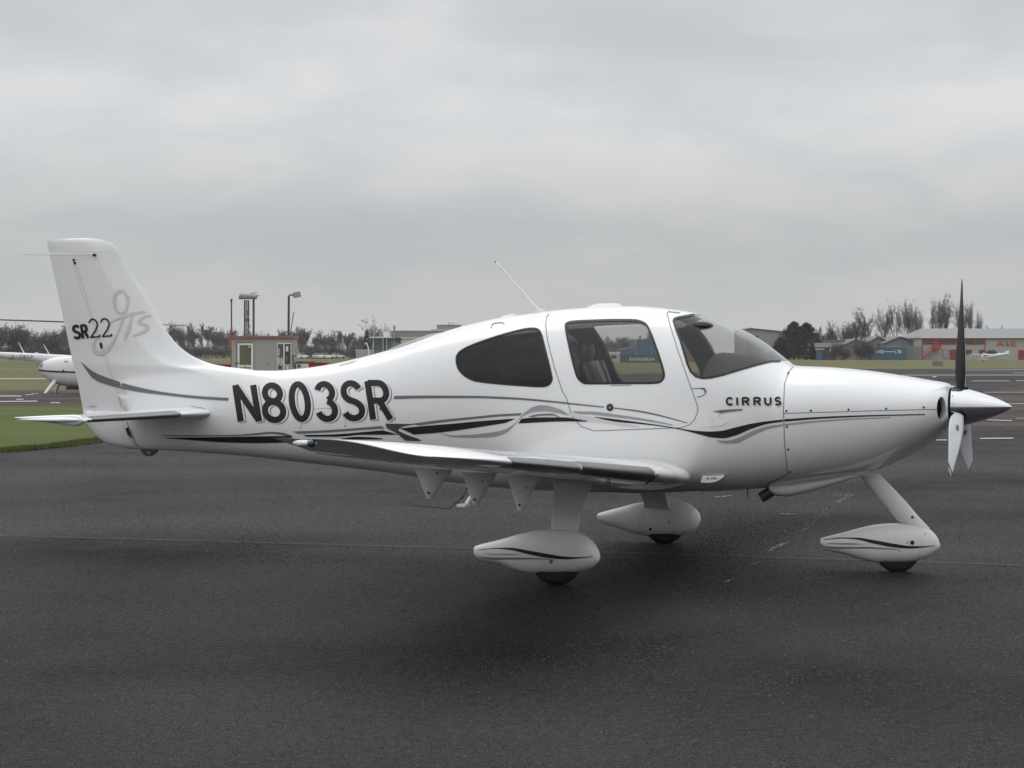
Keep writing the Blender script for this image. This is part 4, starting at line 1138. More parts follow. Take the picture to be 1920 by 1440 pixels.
for sg in (1, -1):
    wing = wing_part('wing', WS, False, 0, 28, M_WHITE, plane, sg)
    cuff = wing_part('wing_cuff', WC, True, 0, 28, M_WHITE, wing, sg)
    wing_part('flap', [.68, .95, 1.3, 1.79, 2.4, 3.0, 3.58], False, 28, 40, M_WHITE, wing, sg)
    wing_part('aileron', [3.62, 4.2, 4.7, 4.95, 5.05], True, 28, 40, M_WHITE, wing, sg)
    wing_part('wing_tip', [5.07, 5.15, 5.25, 5.33, 5.40, 5.46, 5.50, 5.53, 5.55, 5.565, 5.574, 5.58], True, 28, 40, M_WHITE, wing, sg)
    for ws_, cf in (([1.79, 2.4, 3.0, 3.70], False), ([3.80, 4.2, 4.7, 4.95, 5.05, 5.12], True)):
        R = []
        for w in ws_:
            le, te, zl, zt, th = wsec(w, cf)
            A = airfoil(w, (le + .005, te, zl, zt, th * 1.03), 81)[:15]
            R.append([(a, -sg * w, b_) for a, b_, _ in A[:10]][::-1] + [(a, -sg * w, c_) for a, _, c_ in A[1:]])
        mb = MB(); mb.rings(R, cap=False, closed=False); mb.obj('leading_edge_strip', M_TITAN, wing, 60)
    # flap hinge brackets
    for wb, zb_ in ((1.6, .54), (2.6, .652), (3.5, .76)):
        le, te, zl, zt, th = wsec(wb, False)
        s_ = -.30; zu = zle(wb) - .03
        Rr = []
        for t in np.linspace(0, 1, 8):
            z = zu + (zb_ - zu) * t
            ln = .115 * (1 - t) + .018; cx_ = s_ + .03 * (1 - t) + .0
            tk = .022 * (1 - t * .4)
            Rr.append([(cx_ + ln * math.cos(a) - .0, -sg * wb + tk * math.sin(a), z) for a in np.linspace(0, 2 * np.pi, 20, endpoint=False)])
        mb = MB(); mb.rings(Rr); br = mb.obj('flap_bracket', M_WHITE2, wing, 50)
        mb = MB(); mb.tube([(s_, -sg * (wb - .03), zb_ + .04), (s_, -sg * (wb + .028), zb_ + .04)], .008, 10); mb.obj('bracket_bolt', M_EXH, wing, 60)
        mb = MB(); mb.tube([(s_ + .06, -sg * (wb - .026), zb_ + .17), (s_ + .06, -sg * (wb + .026), zb_ + .17)], .006, 10); mb.obj('bracket_bolt', M_EXH, wing, 60)
    # position light on the tip
    a_ = loc(583, 831, 5.56)
    if True:
        s_, z_ = float(a_[0]), float(a_[1])
        mb = MB(); mb.ell((s_ - .035, -sg * 5.56, z_), (.075, .05, .021), 18, 10); hs = mb.obj('light_housing', M_WHITE2, wing, 60)
        mb = MB(); mb.ell((s_ + .012, -sg * 5.575, z_), (.023, .042, .024), 16, 10); mb.obj('navigation_light', M_LENSG, wing, 60)
        mb = MB(); mb.ell((s_ - .055, -sg * 5.595, z_), (.026, .018, .017), 16, 10); mb.obj('strobe_light', M_LENSC, wing, 60)
    mb = MB(); mb.prism([(.80, -sg * 1.72, zle(1.72) + .0), (.80, -sg * 1.77, zle(1.77)), (.75, -sg * 1.74, zle(1.74) - .05)], (-.07, 0, -.04)); mb.fix(); mb.obj('stall_strip', M_TITAN, wing)
    # wing root fillet
    R = []
    for w, gx, gt_ in ((.45, -.075, 1.22), (.55, -.035, 1.17), (.66, -.006, 1.12), (.80, .010, 1.07), (1.0, .009, 1.03), (1.12, .003, 1.01)):
        le, te, zl, zt, th = .79 - .006 * w, -.72 + .055 * w, zle(w), zle(w) + .014, 0
        th = (le - te) * (.143 - .0098 * w) * gt_
        A = airfoil(w, (le + gx, te - .02, zl, zt, th), NW)
        R.append([(a, -sg * w, b_) for a, b_, _ in A][::-1] + [(a, -sg * w, c_) for a, _, c_ in A[1:-1]])
    mb = MB(); mb.rings(R, cap=False); mb.obj('wing_root_fairing', M_WHITE, wing, 60)

under = bvh_picker([o for o in bpy.data.objects if o.name.split('.')[0] in ('wing', 'wing_root_fairing', 'fuselage', 'flap')], P0)
decal('underside_number', glyph_strips('8', [(1136.5, 899), (1145, 898.6), (1144, 911), (1135.5, 911.5)], 1.7, 1), M_BLACK, fuselage, under, .006, .00003)

# ---- undercarriage
def fairing(top, bot, hw, wc, x0, x1, name='wheel_fairing'):
    b = Body(top, bot, hw, [(x0, .5), (x1, .5)], [(x0, 2.3), (x1, 2.0)], [(x0, 2.3), (x1, 2.4)], wc)
    return b, body_mesh(b, name, M_WHITE2, x0, x1, 44, 44)
def tyre(px_, py_bot, wc, r, wd):
    s, z = loc(px_, py_bot, wc)
    s, z = float(s), r
    mb = MB(); R = []
    for t in np.linspace(-1, 1, 13):
        rr = r * (1 - .28 * abs(t) ** 3.2)
        R.append([(s + rr * math.cos(a), -(wc + wd * t), z + rr * math.sin(a)) for a in np.linspace(0, 2 * np.pi, 48, endpoint=False)])
    mb.rings(R); ty = mb.obj('tyre', M_TYRE, plane, 50)
    mb = MB(); mb.tube([(s, -(wc - wd * .8), z), (s, -(wc + wd * .8), z)], r * .42, 24); mb.obj('wheel_hub', M_METAL, ty, 50)
    return s
TW = 1.655
def strp(b, o, up, lo, m, lvl=0):
    decal('stripe', [band_strip(up, lo, 50, 3)], m, o, b.pick, .003 + .001 * lvl)
# near main
bn, on = fairing([(892, 1023.5), (900, 1021), (940, 1011), (980, 999.5), (1010, 994), (1045, 992), (1075, 995), (1100, 1006), (1115, 1021), (1121.5, 1033), (1124, 1041), (1124.5, 1045)],
                 [(892, 1044), (900, 1049), (940, 1058), (975, 1071), (1000, 1075.5), (1060, 1075.5), (1085, 1073), (1108, 1065.5), (1119, 1056.5), (1123.7, 1050), (1124.5, 1047)],
                 [(892, .05), (920, .07), (980, .105), (1045, .125), (1090, .115), (1112, .085), (1121, .052), (1124.5, .016)], TW, 892, 1124.5)
strp(bn, on, [(898, 1030.5), (930, 1027.5), (955, 1027), (990, 1032), (1030, 1039), (1060, 1043.5), (1085, 1044.5), (1111, 1042.8)], [(898, 1031.5), (930, 1029), (955, 1031), (990, 1039), (1030, 1046.5), (1060, 1048.5), (1085, 1047), (1111, 1043.8)], M_BLACK)
strp(bn, on, [(898, 1043.5), (930, 1045.5), (970, 1045.3), (1010, 1046.5), (1042, 1049.5)], [(898, 1044.5), (930, 1049), (970, 1048.8), (1010, 1048.5), (1042, 1050.5)], M_GREY)
strp(bn, on, [(908, 1037), (930, 1038), (955, 1038), (974, 1040)], [(908, 1037.8), (930, 1040), (955, 1040.5), (974, 1040.8)], M_MID)
decal('valve_cover', [disc_strips(1033.5, 1053, 3.6, 3.6)], M_GREY, on, bn.pick)
decal('access_ring', [stroke_strip(arc(1021, 1058, 6.5, 6.5, 0, 360, 24), .8, 2, 1)], M_PALE, on, bn.pick)
tyre(1043, 1097, TW, .195, .075)
# far main
bf, of = fairing([(1122, 962.5), (1130, 960), (1160, 952), (1200, 942), (1230, 938), (1260, 937), (1285, 942), (1302, 952), (1311, 963), (1313.5, 971)],
                 [(1122, 976), (1130, 981), (1160, 990), (1195, 1001.5), (1215, 1004.5), (1270, 1004.5), (1290, 1000), (1304, 992), (1311, 982), (1313.5, 974)],
                 [(1122, .05), (1160, .085), (1220, .12), (1270, .12), (1298, .092), (1309, .055), (1313.5, .016)], -TW, 1122, 1313.5)
decal('access_hole', [disc_strips(1219.5, 992, 2.6, 2.6)], M_BLACK, of, bf.pick)
screws([(1208.5, 967), (1255, 967), (1261.5, 982), (1199.5, 982), (1200, 997), (1263, 998.5)], .9, of, bf.pick, name='rivet')
decal('valve_cover', [disc_strips(1254.5, 979.5, 2.0, 2.0)], M_GREY, of, bf.pick)
decal('fairing_gap', [stroke_strip([(1197, 999), (1198, 980), (1208, 962)], .7, 2, 1), stroke_strip([(1265, 1003), (1266, 985), (1262, 962)], .7, 2, 1)], M_PALE, of, bf.pick)
tyre(1246, 1020, -TW, .195, .075)
# nose
bw, ow = fairing([(1540, 1009), (1548, 1006.5), (1580, 998.5), (1620, 988), (1650, 982.5), (1685, 981), (1720, 984), (1745, 994), (1757, 1007), (1761, 1015), (1762.5, 1021)],
                 [(1540, 1022), (1546, 1029), (1580, 1038), (1620, 1050), (1645, 1054.8), (1700, 1054.8), (1725, 1050), (1745, 1041), (1757, 1032), (1761, 1028), (1762.5, 1024)],
                 [(1540, .05), (1580, .08), (1640, .11), (1690, .118), (1730, .10), (1750, .065), (1759, .035), (1762.5, .012)], 0.0, 1540, 1762.5)
strp(bw, ow, [(1545, 1011.7), (1580, 1008), (1605, 1008), (1640, 1013), (1680, 1020), (1705, 1023.5), (1730, 1024), (1753, 1022.6)], [(1545, 1012.6), (1580, 1009.8), (1605, 1011.5), (1640, 1019.5), (1680, 1026.5), (1705, 1028.3), (1730, 1026.5), (1753, 1023.4)], M_BLACK)
strp(bw, ow, [(1545, 1024), (1570, 1025.4), (1620, 1025.3), (1655, 1027), (1686, 1029.5)], [(1545, 1025), (1570, 1028.5), (1620, 1028.2), (1655, 1029), (1686, 1030.4)], M_GREY)
strp(bw, ow, [(1552, 1018), (1570, 1018.6), (1595, 1018.6), (1618, 1020)], [(1552, 1018.8), (1570, 1020.2), (1595, 1020.6), (1618, 1020.6)], M_GREY)
decal('access_hole', [disc_strips(1710.5, 1017.5, 4.0, 4.0)], M_BLACK, ow, bw.pick)
screws([(1701, 1015.5), (1701, 1018.5), (1735, 1001), (1687, 1033), (1723, 1044), (1729.5, 1024)], 1.0, ow, bw.pick, name='rivet')
decal('fairing_gap', [stroke_strip([(1732, 999), (1727, 1020), (1722, 1048)], .6, 2, 1)], M_PALE, ow, bw.pick)
tyre(1682, 1073, 0.0, .178, .062)
# legs
def leg(secs, name='gear_leg', label=None):
    """secs: (px_front, px_back, py, w, half thickness)"""
    R = []
    for xf, xb, y, w, th in secs:
        sf, z = loc(xf, y, w); sb, _ = loc(xb, y, w); sf, sb, z = float(sf), float(sb), float(z)
        c = (1 - np.cos(np.linspace(0, np.pi, 13))) / 2
        tt = th * 2.2 * (np.sqrt(c) * .9 - c * .9 + .0) + 0.002
        R.append([(sf + (sb - sf) * a, -(w - t_), z) for a, t_ in zip(c, tt)] + [(sf + (sb - sf) * a, -(w + t_), z) for a, t_ in list(zip(c, tt))[::-1][1:-1]])
    mb = MB(); mb.rings(R); mb.fix(); return mb.obj(name, M_WHITE2, plane, 60, label)
leg([(1116, 1036, 902, 1.12, .06), (1110, 1038, 914, 1.18, .05), (1102, 1038.5, 925, 1.24, .045), (1096, 1037, 940, 1.32, .042), (1090, 1035.5, 965, 1.46, .04), (1084, 1033, 992, 1.62, .038), (1084, 1033, 1004, 1.66, .038)])
leg([(1247, 1197, 922, -1.15, .06), (1250, 1203, 934, -1.3, .05), (1253, 1208, 948, -1.5, .055), (1266, 1206, 956, -1.6, .085), (1280, 1200, 965, -1.65, .11)])
R = []
nl = [((1649, 889), (1612, 893)), ((1672, 912), (1637, 922)), ((1700, 942), (1664, 954)), ((1722, 968), (1684, 978)), ((1744, 991), (1703, 985)), ((1742, 997), (1712, 995))]
for (xf, yf), (xb, yb) in nl:
    a = np.array([float(v) for v in loc(xf, yf, 0)]); b_ = np.array([float(v) for v in loc(xb, yb, 0)])
    ring = []
    for k in range(16):
        u = 2 * math.pi * k / 16
        p = (a + b_) / 2 + (a - b_) / 2 * math.cos(u)
        ring.append((p[0], -.042 * math.sin(u), p[1]))
    R.append(ring)
mb = MB(); mb.rings(R); mb.fix(); nlo = mb.obj('nose_gear_leg', M_WHITE2, plane, 50)
q = loc(1711, 969.5, .04); mb = MB(); mb.ell((float(q[0]), -.04, float(q[1])), (.012, .012, .010), 10, 6); mb.obj('leg_bolt', M_EXH, nlo, 60)

# ---- aerials on the roof and belly
a_ = loc(1015, 587, 0); b_ = loc(929, 491, 0)
mb = MB(); mb.tube([(float(a_[0] + (b_[0] - a_[0]) * t), 0, float(a_[1] + (b_[1] - a_[1]) * t)) for t in np.linspace(0, 1, 12)], np.linspace(.0095, .0065, 12), 12); ae = mb.obj('whip_aerial', M_OFFW, plane, 180)
mb = MB(); mb.ell((float(a_[0]) - .01, 0, float(a_[1]) - .015), (.055, .02, .05), 14, 8); mb.obj('aerial_base', M_WHITE2, ae, 60)
mb = MB(); mb.ell((float(b_[0]), 0, float(b_[1])), (.008, .008, .008), 8, 6); mb.obj('aerial_tip', M_EXH, ae, 60)
mb = MB(); Rr = []
for x, h_ in ((1103, 0), (1112, 4), (1122, 6.5), (1150, 7.5), (1160, 6.5), (1169, 1)):
    s_, z_ = [float(v) for v in loc(x, 575.5, 0)]
    Rr.append([(s_, .10 * math.cos(a), z_ - .03 + (.03 + h_ / 232) * max(math.sin(a), -.2)) for a in np.linspace(0, 2 * np.pi, 18, endpoint=False)])
mb.rings(Rr); mb.obj('roof_aerial', M_WHITE2, plane, 60)
mb = MB(); Rr = []
for x, y, h_ in ((930, 601, 0), (942, 597, 4), (955, 594.5, 5), (966, 592.5, 5), (968, 592, 0)):
    s_, z_ = [float(v) for v in loc(x, y, 0)]
    Rr.append([(s_, .06 * math.cos(a), z_ - .02 + (.02 + h_ / 226) * max(math.sin(a), -.2)) for a in np.linspace(0, 2 * np.pi, 14, endpoint=False)])
mb.rings(Rr); mb.obj('roof_fairing', M_WHITE2, plane, 60)
# far edge of the parachute panel on the tail cone top
mb = MB(); Rr = []
for x, y, h_ in ((733, 655, 0), (752, 649, 3.0), (780, 640, 4.4), (805, 631, 4), (830, 623, 0)):
    s_, z_ = [float(v) for v in loc(x, y, -.05)]
    Rr.append([(s_, .05 + .17 * math.cos(a), z_ - .05 + (.05 + h_ / 218) * max(math.sin(a), -.2)) for a in np.linspace(0, 2 * np.pi, 18, endpoint=False)])
mb.rings(Rr); mb.obj('hatch_blister', M_MID, plane, 60)
decal('air_scoop', [band_strip([(636, 684), (650, 680), (668, 676)], [(637, 686), (652, 683), (664, 678.5)], 12, 2)], M_PALE, fuselage)
# belly aerial and step behind the wing
pts = [loc(x, y, .1) for x, y in ((878, 908), (868, 932), (842, 954), (768, 947))]
mb = MB(); mb.tube([(float(a), -.1, float(b)) for a, b in pts], [.010, .006, .003, .0025], 6); mb.obj('belly_aerial', M_EXH, plane)
a_, b_, c_ = loc(884, 912, .45), loc(876, 940, .5), loc(868, 953, .5)
mb = MB(); mb.tube([(float(a_[0]) + .05, -.40, float(a_[1])), (float(b_[0]) - .01, -.5, float(b_[1]) - .02)], [.026, .016], 8); mb.box((float(b_[0]) - .02, -.53, float(b_[1]) - .03), (.075, .13, .018)); mb.obj('boarding_step', M_WHITE2, plane)
# ================================================================== background
def pxbox(mb, x0, x1, y0, y1, d, depth, z0=None, push=0.0):
    """box whose near face fills the given rows and columns at distance d"""
    a = at(x0, y0, d + push); b_ = at(x1, y1, d + push)
    zlo = b_[2] if z0 is None else z0
    mb.box(((a[0] + b_[0]) / 2, d + push + depth / 2, (a[2] + zlo) / 2), (b_[0] - a[0], depth, a[2] - zlo))
    return mb
def pb(name, x0, x1, y0, y1, d, depth, m, parent, z0=None, push=0.0, label=None):
    mb = MB(); pxbox(mb, x0, x1, y0, y1, d, depth, z0, push)
    if parent is not None:
        o = Vector(parent.location); mb.V = [tuple(Vector(v) - o) for v in mb.V]
    return mb.obj(name, m, parent, label=label)
def words(name, text, x0, x1, y0, y1, d, m, parent, stroke, gapf=.18, push=-.06):
    n = len(text); cw = (x1 - x0) / n; S = []
    for i, ch in enumerate(text):
        if ch == ' ': continue
        a = x0 + cw * (i + gapf / 2); b_ = x0 + cw * (i + 1 - gapf / 2)
        S += glyph_strips(ch, [(a, y0), (b_, y0), (b_, y1), (a, y1)], stroke, .6)
    o = Vector(parent.location) if parent else Vector((0, 0, 0))
    def fn(px_, py_, off):
        dd = d + push - off
        return np.stack([(px_ - 960) / F * dd - o.x, np.full_like(px_, dd) - o.y, EYE + (HOR - py_) / F * dd - o.z], -1)
    return mesh_obj(name, *strips_mesh(S, fn, .0, .004), m, parent)
def place(name, label, cat, px_, d, group=None):
    x = (px_ - 960) / F * d
    return thing(name, label, cat, (x, d, 0), 0, group)

M_CLADG = mat('pale_grey_cladding', (.36, .36, .355), .6, var=.05)
M_CLADB = mat('buff_grey_cladding', (.40, .39, .36), .65, var=.06)
M_ROOFG = mat('light_grey_roof', (.20, .212, .22), .5, var=.06)
M_ROOFD = mat('dark_slate_roof', (.13, .13, .135), .6, var=.2)
M_RED = mat('red_paint', (.40, .028, .026), .5, var=.12)
M_REDD = mat('dark_red_paint', (.22, .02, .022), .55, var=.15)
M_ORED = mat('orange_red_letters', (.46, .085, .035), .5, var=.05)
M_PANE = mat('dark_window_pane', (.06, .065, .07), .12, var=.2)
M_PANEB = mat('blue_window_pane', (.07, .10, .14), .12, var=.15)
M_WFR = mat('white_frame', (.74, .74, .72), .5, var=.04)
M_BLUE = mat('blue_container_paint', (.05, .125, .185), .55, var=.12)
M_BLUEB = mat('blue_cladding', (.055, .12, .19), .6, var=.08)
M_GREEN = mat('green_container_paint', (.018, .10, .065), .55, var=.1)
M_CAB = mat('grey_cabin_panel', (.34, .335, .32), .65, var=.06)
M_CABR = mat('brown_red_trim', (.23, .11, .085), .6, var=.12)
M_POLE = mat('rusty_dark_steel', (.075, .062, .058), .65, var=.3, vscale=4)
M_LAMP = mat('grey_lamp_casting', (.30, .30, .31), .5, var=.12)
M_CREAM = mat('cream_wall', (.62, .59, .50), .7, var=.08)
M_RUST = mat('orange_rust', (.36, .13, .06), .8, var=.4, vscale=5)
M_BARK = mat('bare_bark', (.082, .066, .06), .9, var=.3, vscale=2)
M_TWIG = mat('bare_twigs', (.10, .083, .079), .9, var=.3, vscale=.5)
M_TWIGR = mat('copper_twigs', (.115, .088, .080), .9, var=.25, vscale=.5)
M_TWIGP = mat('pale_twigs', (.17, .14, .13), .9, var=.25, vscale=.5)
M_NEED = mat('conifer_needles', (.013, .022, .011), .85, var=.45, vscale=.8)
M_IVY = mat('dark_ivy', (.030, .036, .022), .8, var=.4, vscale=.9)
M_HELI = mat('white_helicopter_paint', (.74, .74, .74), .25, var=.03, coat=.3)
M_FENCE = mat('weathered_grey_fence', (.20, .195, .19), .8, var=.25, vscale=2)

# ------------------------------------------------------------ bare trees
def tree_parts(seed, h, spread, up, nsl, tw, trunk_h=.22, stems=1, lw=.05, jit=.5):
    rs = np.random.RandomState(seed); T = MB(); V = []; Fc = []; tips = []
    def grow(p, dr, ln, r, lv):
        pts = [p]; d_ = dr.copy()
        for i in range(3):
            d_ = d_ + rs.normal(0, .11 + .05 * lv, 3); d_[2] += up * (.06 if lv else .02); d_ /= np.linalg.norm(d_)
            pts.append(pts[-1] + d_ * ln / 3)
        rr = [r, r * .82, r * .66, r * .5]
        T.tube(pts, rr, 5 if lv == 0 else (4 if lv == 1 else 3), cap=False)
        if lv >= 3:
            tips.append((pts[1], d_, ln)); tips.append((pts[3], d_, ln)); return
        n = (5, 4, 3)[lv] + rs.randint(0, 2)
        for k in range(n):
            t = rs.uniform(.35 if lv else .45, 1.0); i = min(int(t * 3), 2); f = t * 3 - i
            q = pts[i] * (1 - f) + pts[i + 1] * f
            az = rs.rand() * 6.28; tl = spread * rs.uniform(.6, 1.25)
            u = np.cross(d_, [.3, .5, .8]); u /= np.linalg.norm(u); v = np.cross(d_, u)
            nd = d_ * math.cos(tl) + (u * math.cos(az) + v * math.sin(az)) * math.sin(tl); nd[2] += up * .25; nd /= np.linalg.norm(nd)
            grow(q, nd, ln * rs.uniform(.52, .78), r * .5, lv + 1)
        grow(pts[-1], d_, ln * rs.uniform(.6, .8), r * .5, lv + 1)
    for s_ in range(stems):
        d0 = np.array([rs.normal(0, .12 * (stems > 1) + .03), rs.normal(0, .12 * (stems > 1) + .03), 1.0]); d0 /= np.linalg.norm(d0)
        grow(np.array([rs.normal(0, .3 * (stems > 1)), rs.normal(0, .3 * (stems > 1)), -.1]), d0, h * (.36 + trunk_h * .3), h * .018 * (1 if stems == 1 else .7), 0)
    k = len(tips); idx = rs.randint(0, k, nsl)
    P = np.array([tips[i][0] for i in idx]); D = np.array([tips[i][1] for i in idx])
    D = D + rs.normal(0, jit, (nsl, 3)); D[:, 2] += up * .3; D /= np.linalg.norm(D, axis=1)[:, None]
    L_ = rs.uniform(.3, 1.0, nsl) * h * .085
    P = P + rs.normal(0, h * .012, (nsl, 3))
    S = np.cross(D, rs.normal(0, 1, (nsl, 3))); S /= np.linalg.norm(S, axis=1)[:, None]
    W_ = rs.uniform(.5, 1.2, nsl)[:, None] * lw * .5
    A = np.stack([P - S * W_, P + S * W_, P + D * L_[:, None]], 1).reshape(-1, 3)
    zmax = max(A[:, 2].max(), 1); 
    f = h / zmax
    T.V = [(a * f, b_ * f, c * f) for a, b_, c in T.V]
    return T, A * f, np.arange(nsl * 3).reshape(-1, 3)
TREES = {}
def tree_proto(key, seed, h, spread, up, nsl, twm, stems=1, lw=.05, trunk_h=.22, jit=.5):
    T, A, Fc = tree_parts(seed, h, spread, up, nsl, None, trunk_h, stems, lw, jit)
    tm = bpy.data.meshes.new('trunk'); tm.from_pydata([tuple(v) for v in T.V], [], T.Fc); tm.materials.append(M_BARK); tm.update()
    cm = bpy.data.meshes.new('crown'); cm.from_pydata(A.tolist(), [], Fc.tolist()); cm.materials.append(twm); cm.update()
    TREES[key] = (tm, cm, h, 2 * np.percentile(np.hypot(A[:, 0], A[:, 1]), 88))
def add_tree(key, px_, d, ytop, label, cat, group, rz, wpx=30.0, name='bare_tree'):
    tm, cm, h, w0_ = TREES[key]
    x, y = (px_ - 960) / F * d, d
    H_ = EYE + (HOR - ytop) / F * d
    sc_ = H_ / h * (1.16 if key[:4] == 'popl' else 1.05); sw_ = wpx / F * d / w0_
    t = thing(name, label, cat, (x, y, 0), rz, group)
    for nm, me in (('trunk', tm), ('crown', cm)):
        o = bpy.data.objects.new(nm, me); COL.objects.link(o); o.parent = t; o.scale = (sw_, sw_, sc_)
    return t
for i in range(6):
    tree_proto('wood%d' % i, 40 + i, 9.5, .66, .45, 7000, (M_TWIG, M_TWIGR)[i % 3 == 2], stems=(1, 2, 1, 3, 2, 1)[i], lw=.06)
for i in range(2):
    tree_proto('copper%d' % i, 60 + i, 8.5, .85, .2, 6500, M_TWIGR, stems=4, lw=.11)
for i in range(4):
    tree_proto('poplar%d' % i, 70 + i, 13, .46, .75, 5600, M_TWIGP, stems=(1, 2, 1, 2)[i], lw=.042, jit=.34)
for i in range(3):
    tree_proto('bush%d' % i, 80 + i, 4.5, 1.0, .15, 3200, M_TWIG, stems=6, lw=.08, trunk_h=.0)
tree_proto('ivy', 91, 12, .70, .35, 4200, M_TWIGP, stems=1, lw=.055)
# far wood on the left and behind the aircraft
rs = np.random.RandomState(21)
SEG = [(70, 'left of the aircraft rudder', 'above the helicopter'), (300, 'hidden behind the aircraft fin', None), (432, 'between the aircraft fin and the portable cabin', None), (556, 'behind the portable cabin and its masts', None),
       (668, 'between the portable cabin and the ivy-clad tree', None), (1050, 'behind the aircraft rear fuselage', None), (1280, 'seen through the aircraft door windows', None), (3000, 'behind the windscreen and plain grey hangar', None)]
def seg(x): return next(s_[1] for s_ in SEG if x < s_[0])
prof = [(-60, 612), (0, 609), (40, 610), (60, 622), (95, 617), (120, 612), (200, 608), (300, 606), (330, 601), (350, 600), (372, 604), (400, 616), (430, 612), (470, 617), (500, 622), (545, 612), (568, 609), (590, 619), (612, 618), (640, 619), (665, 624), (720, 628), (800, 634), (900, 640), (1010, 640), (1130, 633), (1165, 624), (1190, 632), (1225, 620), (1260, 626), (1330, 630), (1390, 634)]
pfn = pchip([p[0] for p in prof], [p[1] for p in prof])
x = -50.0
while x < 1340:
    add_tree('wood%d' % rs.randint(6), x, rs.uniform(560, 640), float(pfn(x)) + rs.uniform(-2, 9), 'bare winter tree in the far tree line ' + seg(x), 'tree', 'bare trees of the far tree line ' + seg(x), rs.rand() * 6.28, rs.uniform(22, 38))
    x += rs.uniform(7, 12) if x < 130 or 290 < x < 720 or 1100 < x < 1260 else 30
for px_, yt, w_ in ((20, 605, 76), (-36, 603, 60), (88, 617, 56)):
    add_tree('copper%d' % (px_ % 2), px_, 420, yt, {20: 'broad copper-brown rounded tree at the left edge above the helicopter boom', -36: 'copper-brown rounded tree cut off by the left frame edge', 88: 'dense rounded brown tree just left of the aircraft rudder'}[px_], 'tree', None, px_ * .1, w_)
x = -40.0
while x < 1340:
    add_tree('bush%d' % rs.randint(3), x, rs.uniform(520, 556), rs.uniform(640, 652), 'dark leafless hedge shrub ' + seg(x), 'shrub', 'hedge shrubs ' + seg(x), rs.rand() * 6.28, rs.uniform(26, 40), name='bare_shrub')
    x += rs.uniform(11, 17) if x < 130 or 290 < x < 720 or 1100 < x < 1260 else 40
# ivy tree by the terminal building
iv = add_tree('ivy', 688, 470, 591, 'tall bare tree with a dark ivy-clad trunk beside the grey building', 'tree', None, .6, 66)
rsv = np.random.RandomState(5); n_ = 1500
t_ = rsv.rand(n_); zc = t_ * 6.6 + .2; rad_ = (1.5 * (1 - t_ * .72)) * np.sqrt(rsv.rand(n_)); a_ = rsv.rand(n_) * 6.28
c = np.stack([rad_ * np.cos(a_), rad_ * np.sin(a_), zc], 1); e1 = rsv.normal(0, .16, (n_, 3)); e2 = rsv.normal(0, .16, (n_, 3))
mesh_obj('ivy', np.stack([c, c + e1, c + e2], 1).reshape(-1, 3), np.arange(n_ * 3).reshape(-1, 3), M_IVY, iv)
# right hand trees
ORD = ('leftmost', 'second', 'third', 'fourth', 'fifth', 'sixth', 'seventh', 'eighth', 'ninth', 'tenth', 'eleventh')
for j, (px_, yt, k, wd) in enumerate(((1628, 585, 0, 44), (1653, 580, 1, 34), (1681, 573, 2, 42), (1703, 572, 3, 36), (1726, 582, 1, 26), (1746, 565, 2, 46), (1776, 562, 0, 48), (1800, 576, 3, 30), (1827, 570, 2, 34), (1839, 588, 1, 20))):
    lb = ORD[j] + ' tall bare poplar from the left in the row behind the sheds' if j else 'leftmost and shortest tall bare poplar in the row behind the sheds'
    if px_ == 1827: lb = 'last tall bare poplar on the right, standing clear of the raised propeller blade'
    elif px_ == 1839: lb = 'thin small bare tree at the right foot of the last poplar'
    add_tree('poplar%d' % k, px_, 470 + (j * 37 % 40), yt, lb, 'tree', 'bare poplars behind the sheds', j * 1.3, wd)
for j, (px_, yt) in enumerate(((1541, 612), (1553, 604), (1566, 600), (1580, 598), (1594, 602), (1607, 603), (1621, 610), (1642, 616), (1664, 620), (1700, 620), (1720, 622))):
    add_tree('wood%d' % (j % 6), px_, 455 + j * 2, yt, ORD[j] + ' brown bare tree, counted from the conifers towards the red-trimmed hangar', 'tree', 'brown trees right of the conifers', j * 2.1, 30 if j < 7 else 22)
for j, (px_, yt, lb) in enumerate(((1565, 639, 'round dark leafless bush in front of the low outbuilding'), (1610, 632, 'biggest dark leafless bush left of the blue container'), (1626, 640, 'dark leafless bush overlapping the left end of the blue container'), (1583, 650, 'low pale bush between two dark bushes before the sheds'))):
    add_tree('bush%d' % (j % 3), px_, 415, yt, lb, 'bush', 'bushes before the sheds', j * 1.7, (30, 40, 34, 24)[j], name='bare_bush')
for j, (px_, yt, lb) in enumerate(((1880, 610, 'rightmost bare treetop showing above the grey hangar roof'), (1866, 612, 'middle one of three bare treetops above the grey hangar roof'), (1853, 608, 'left one of three bare treetops above the grey hangar roof'))):
    add_tree('wood%d' % j, px_, 520, yt, lb, 'tree', 'treetops behind the hangar roof', j * 1.7, 18)
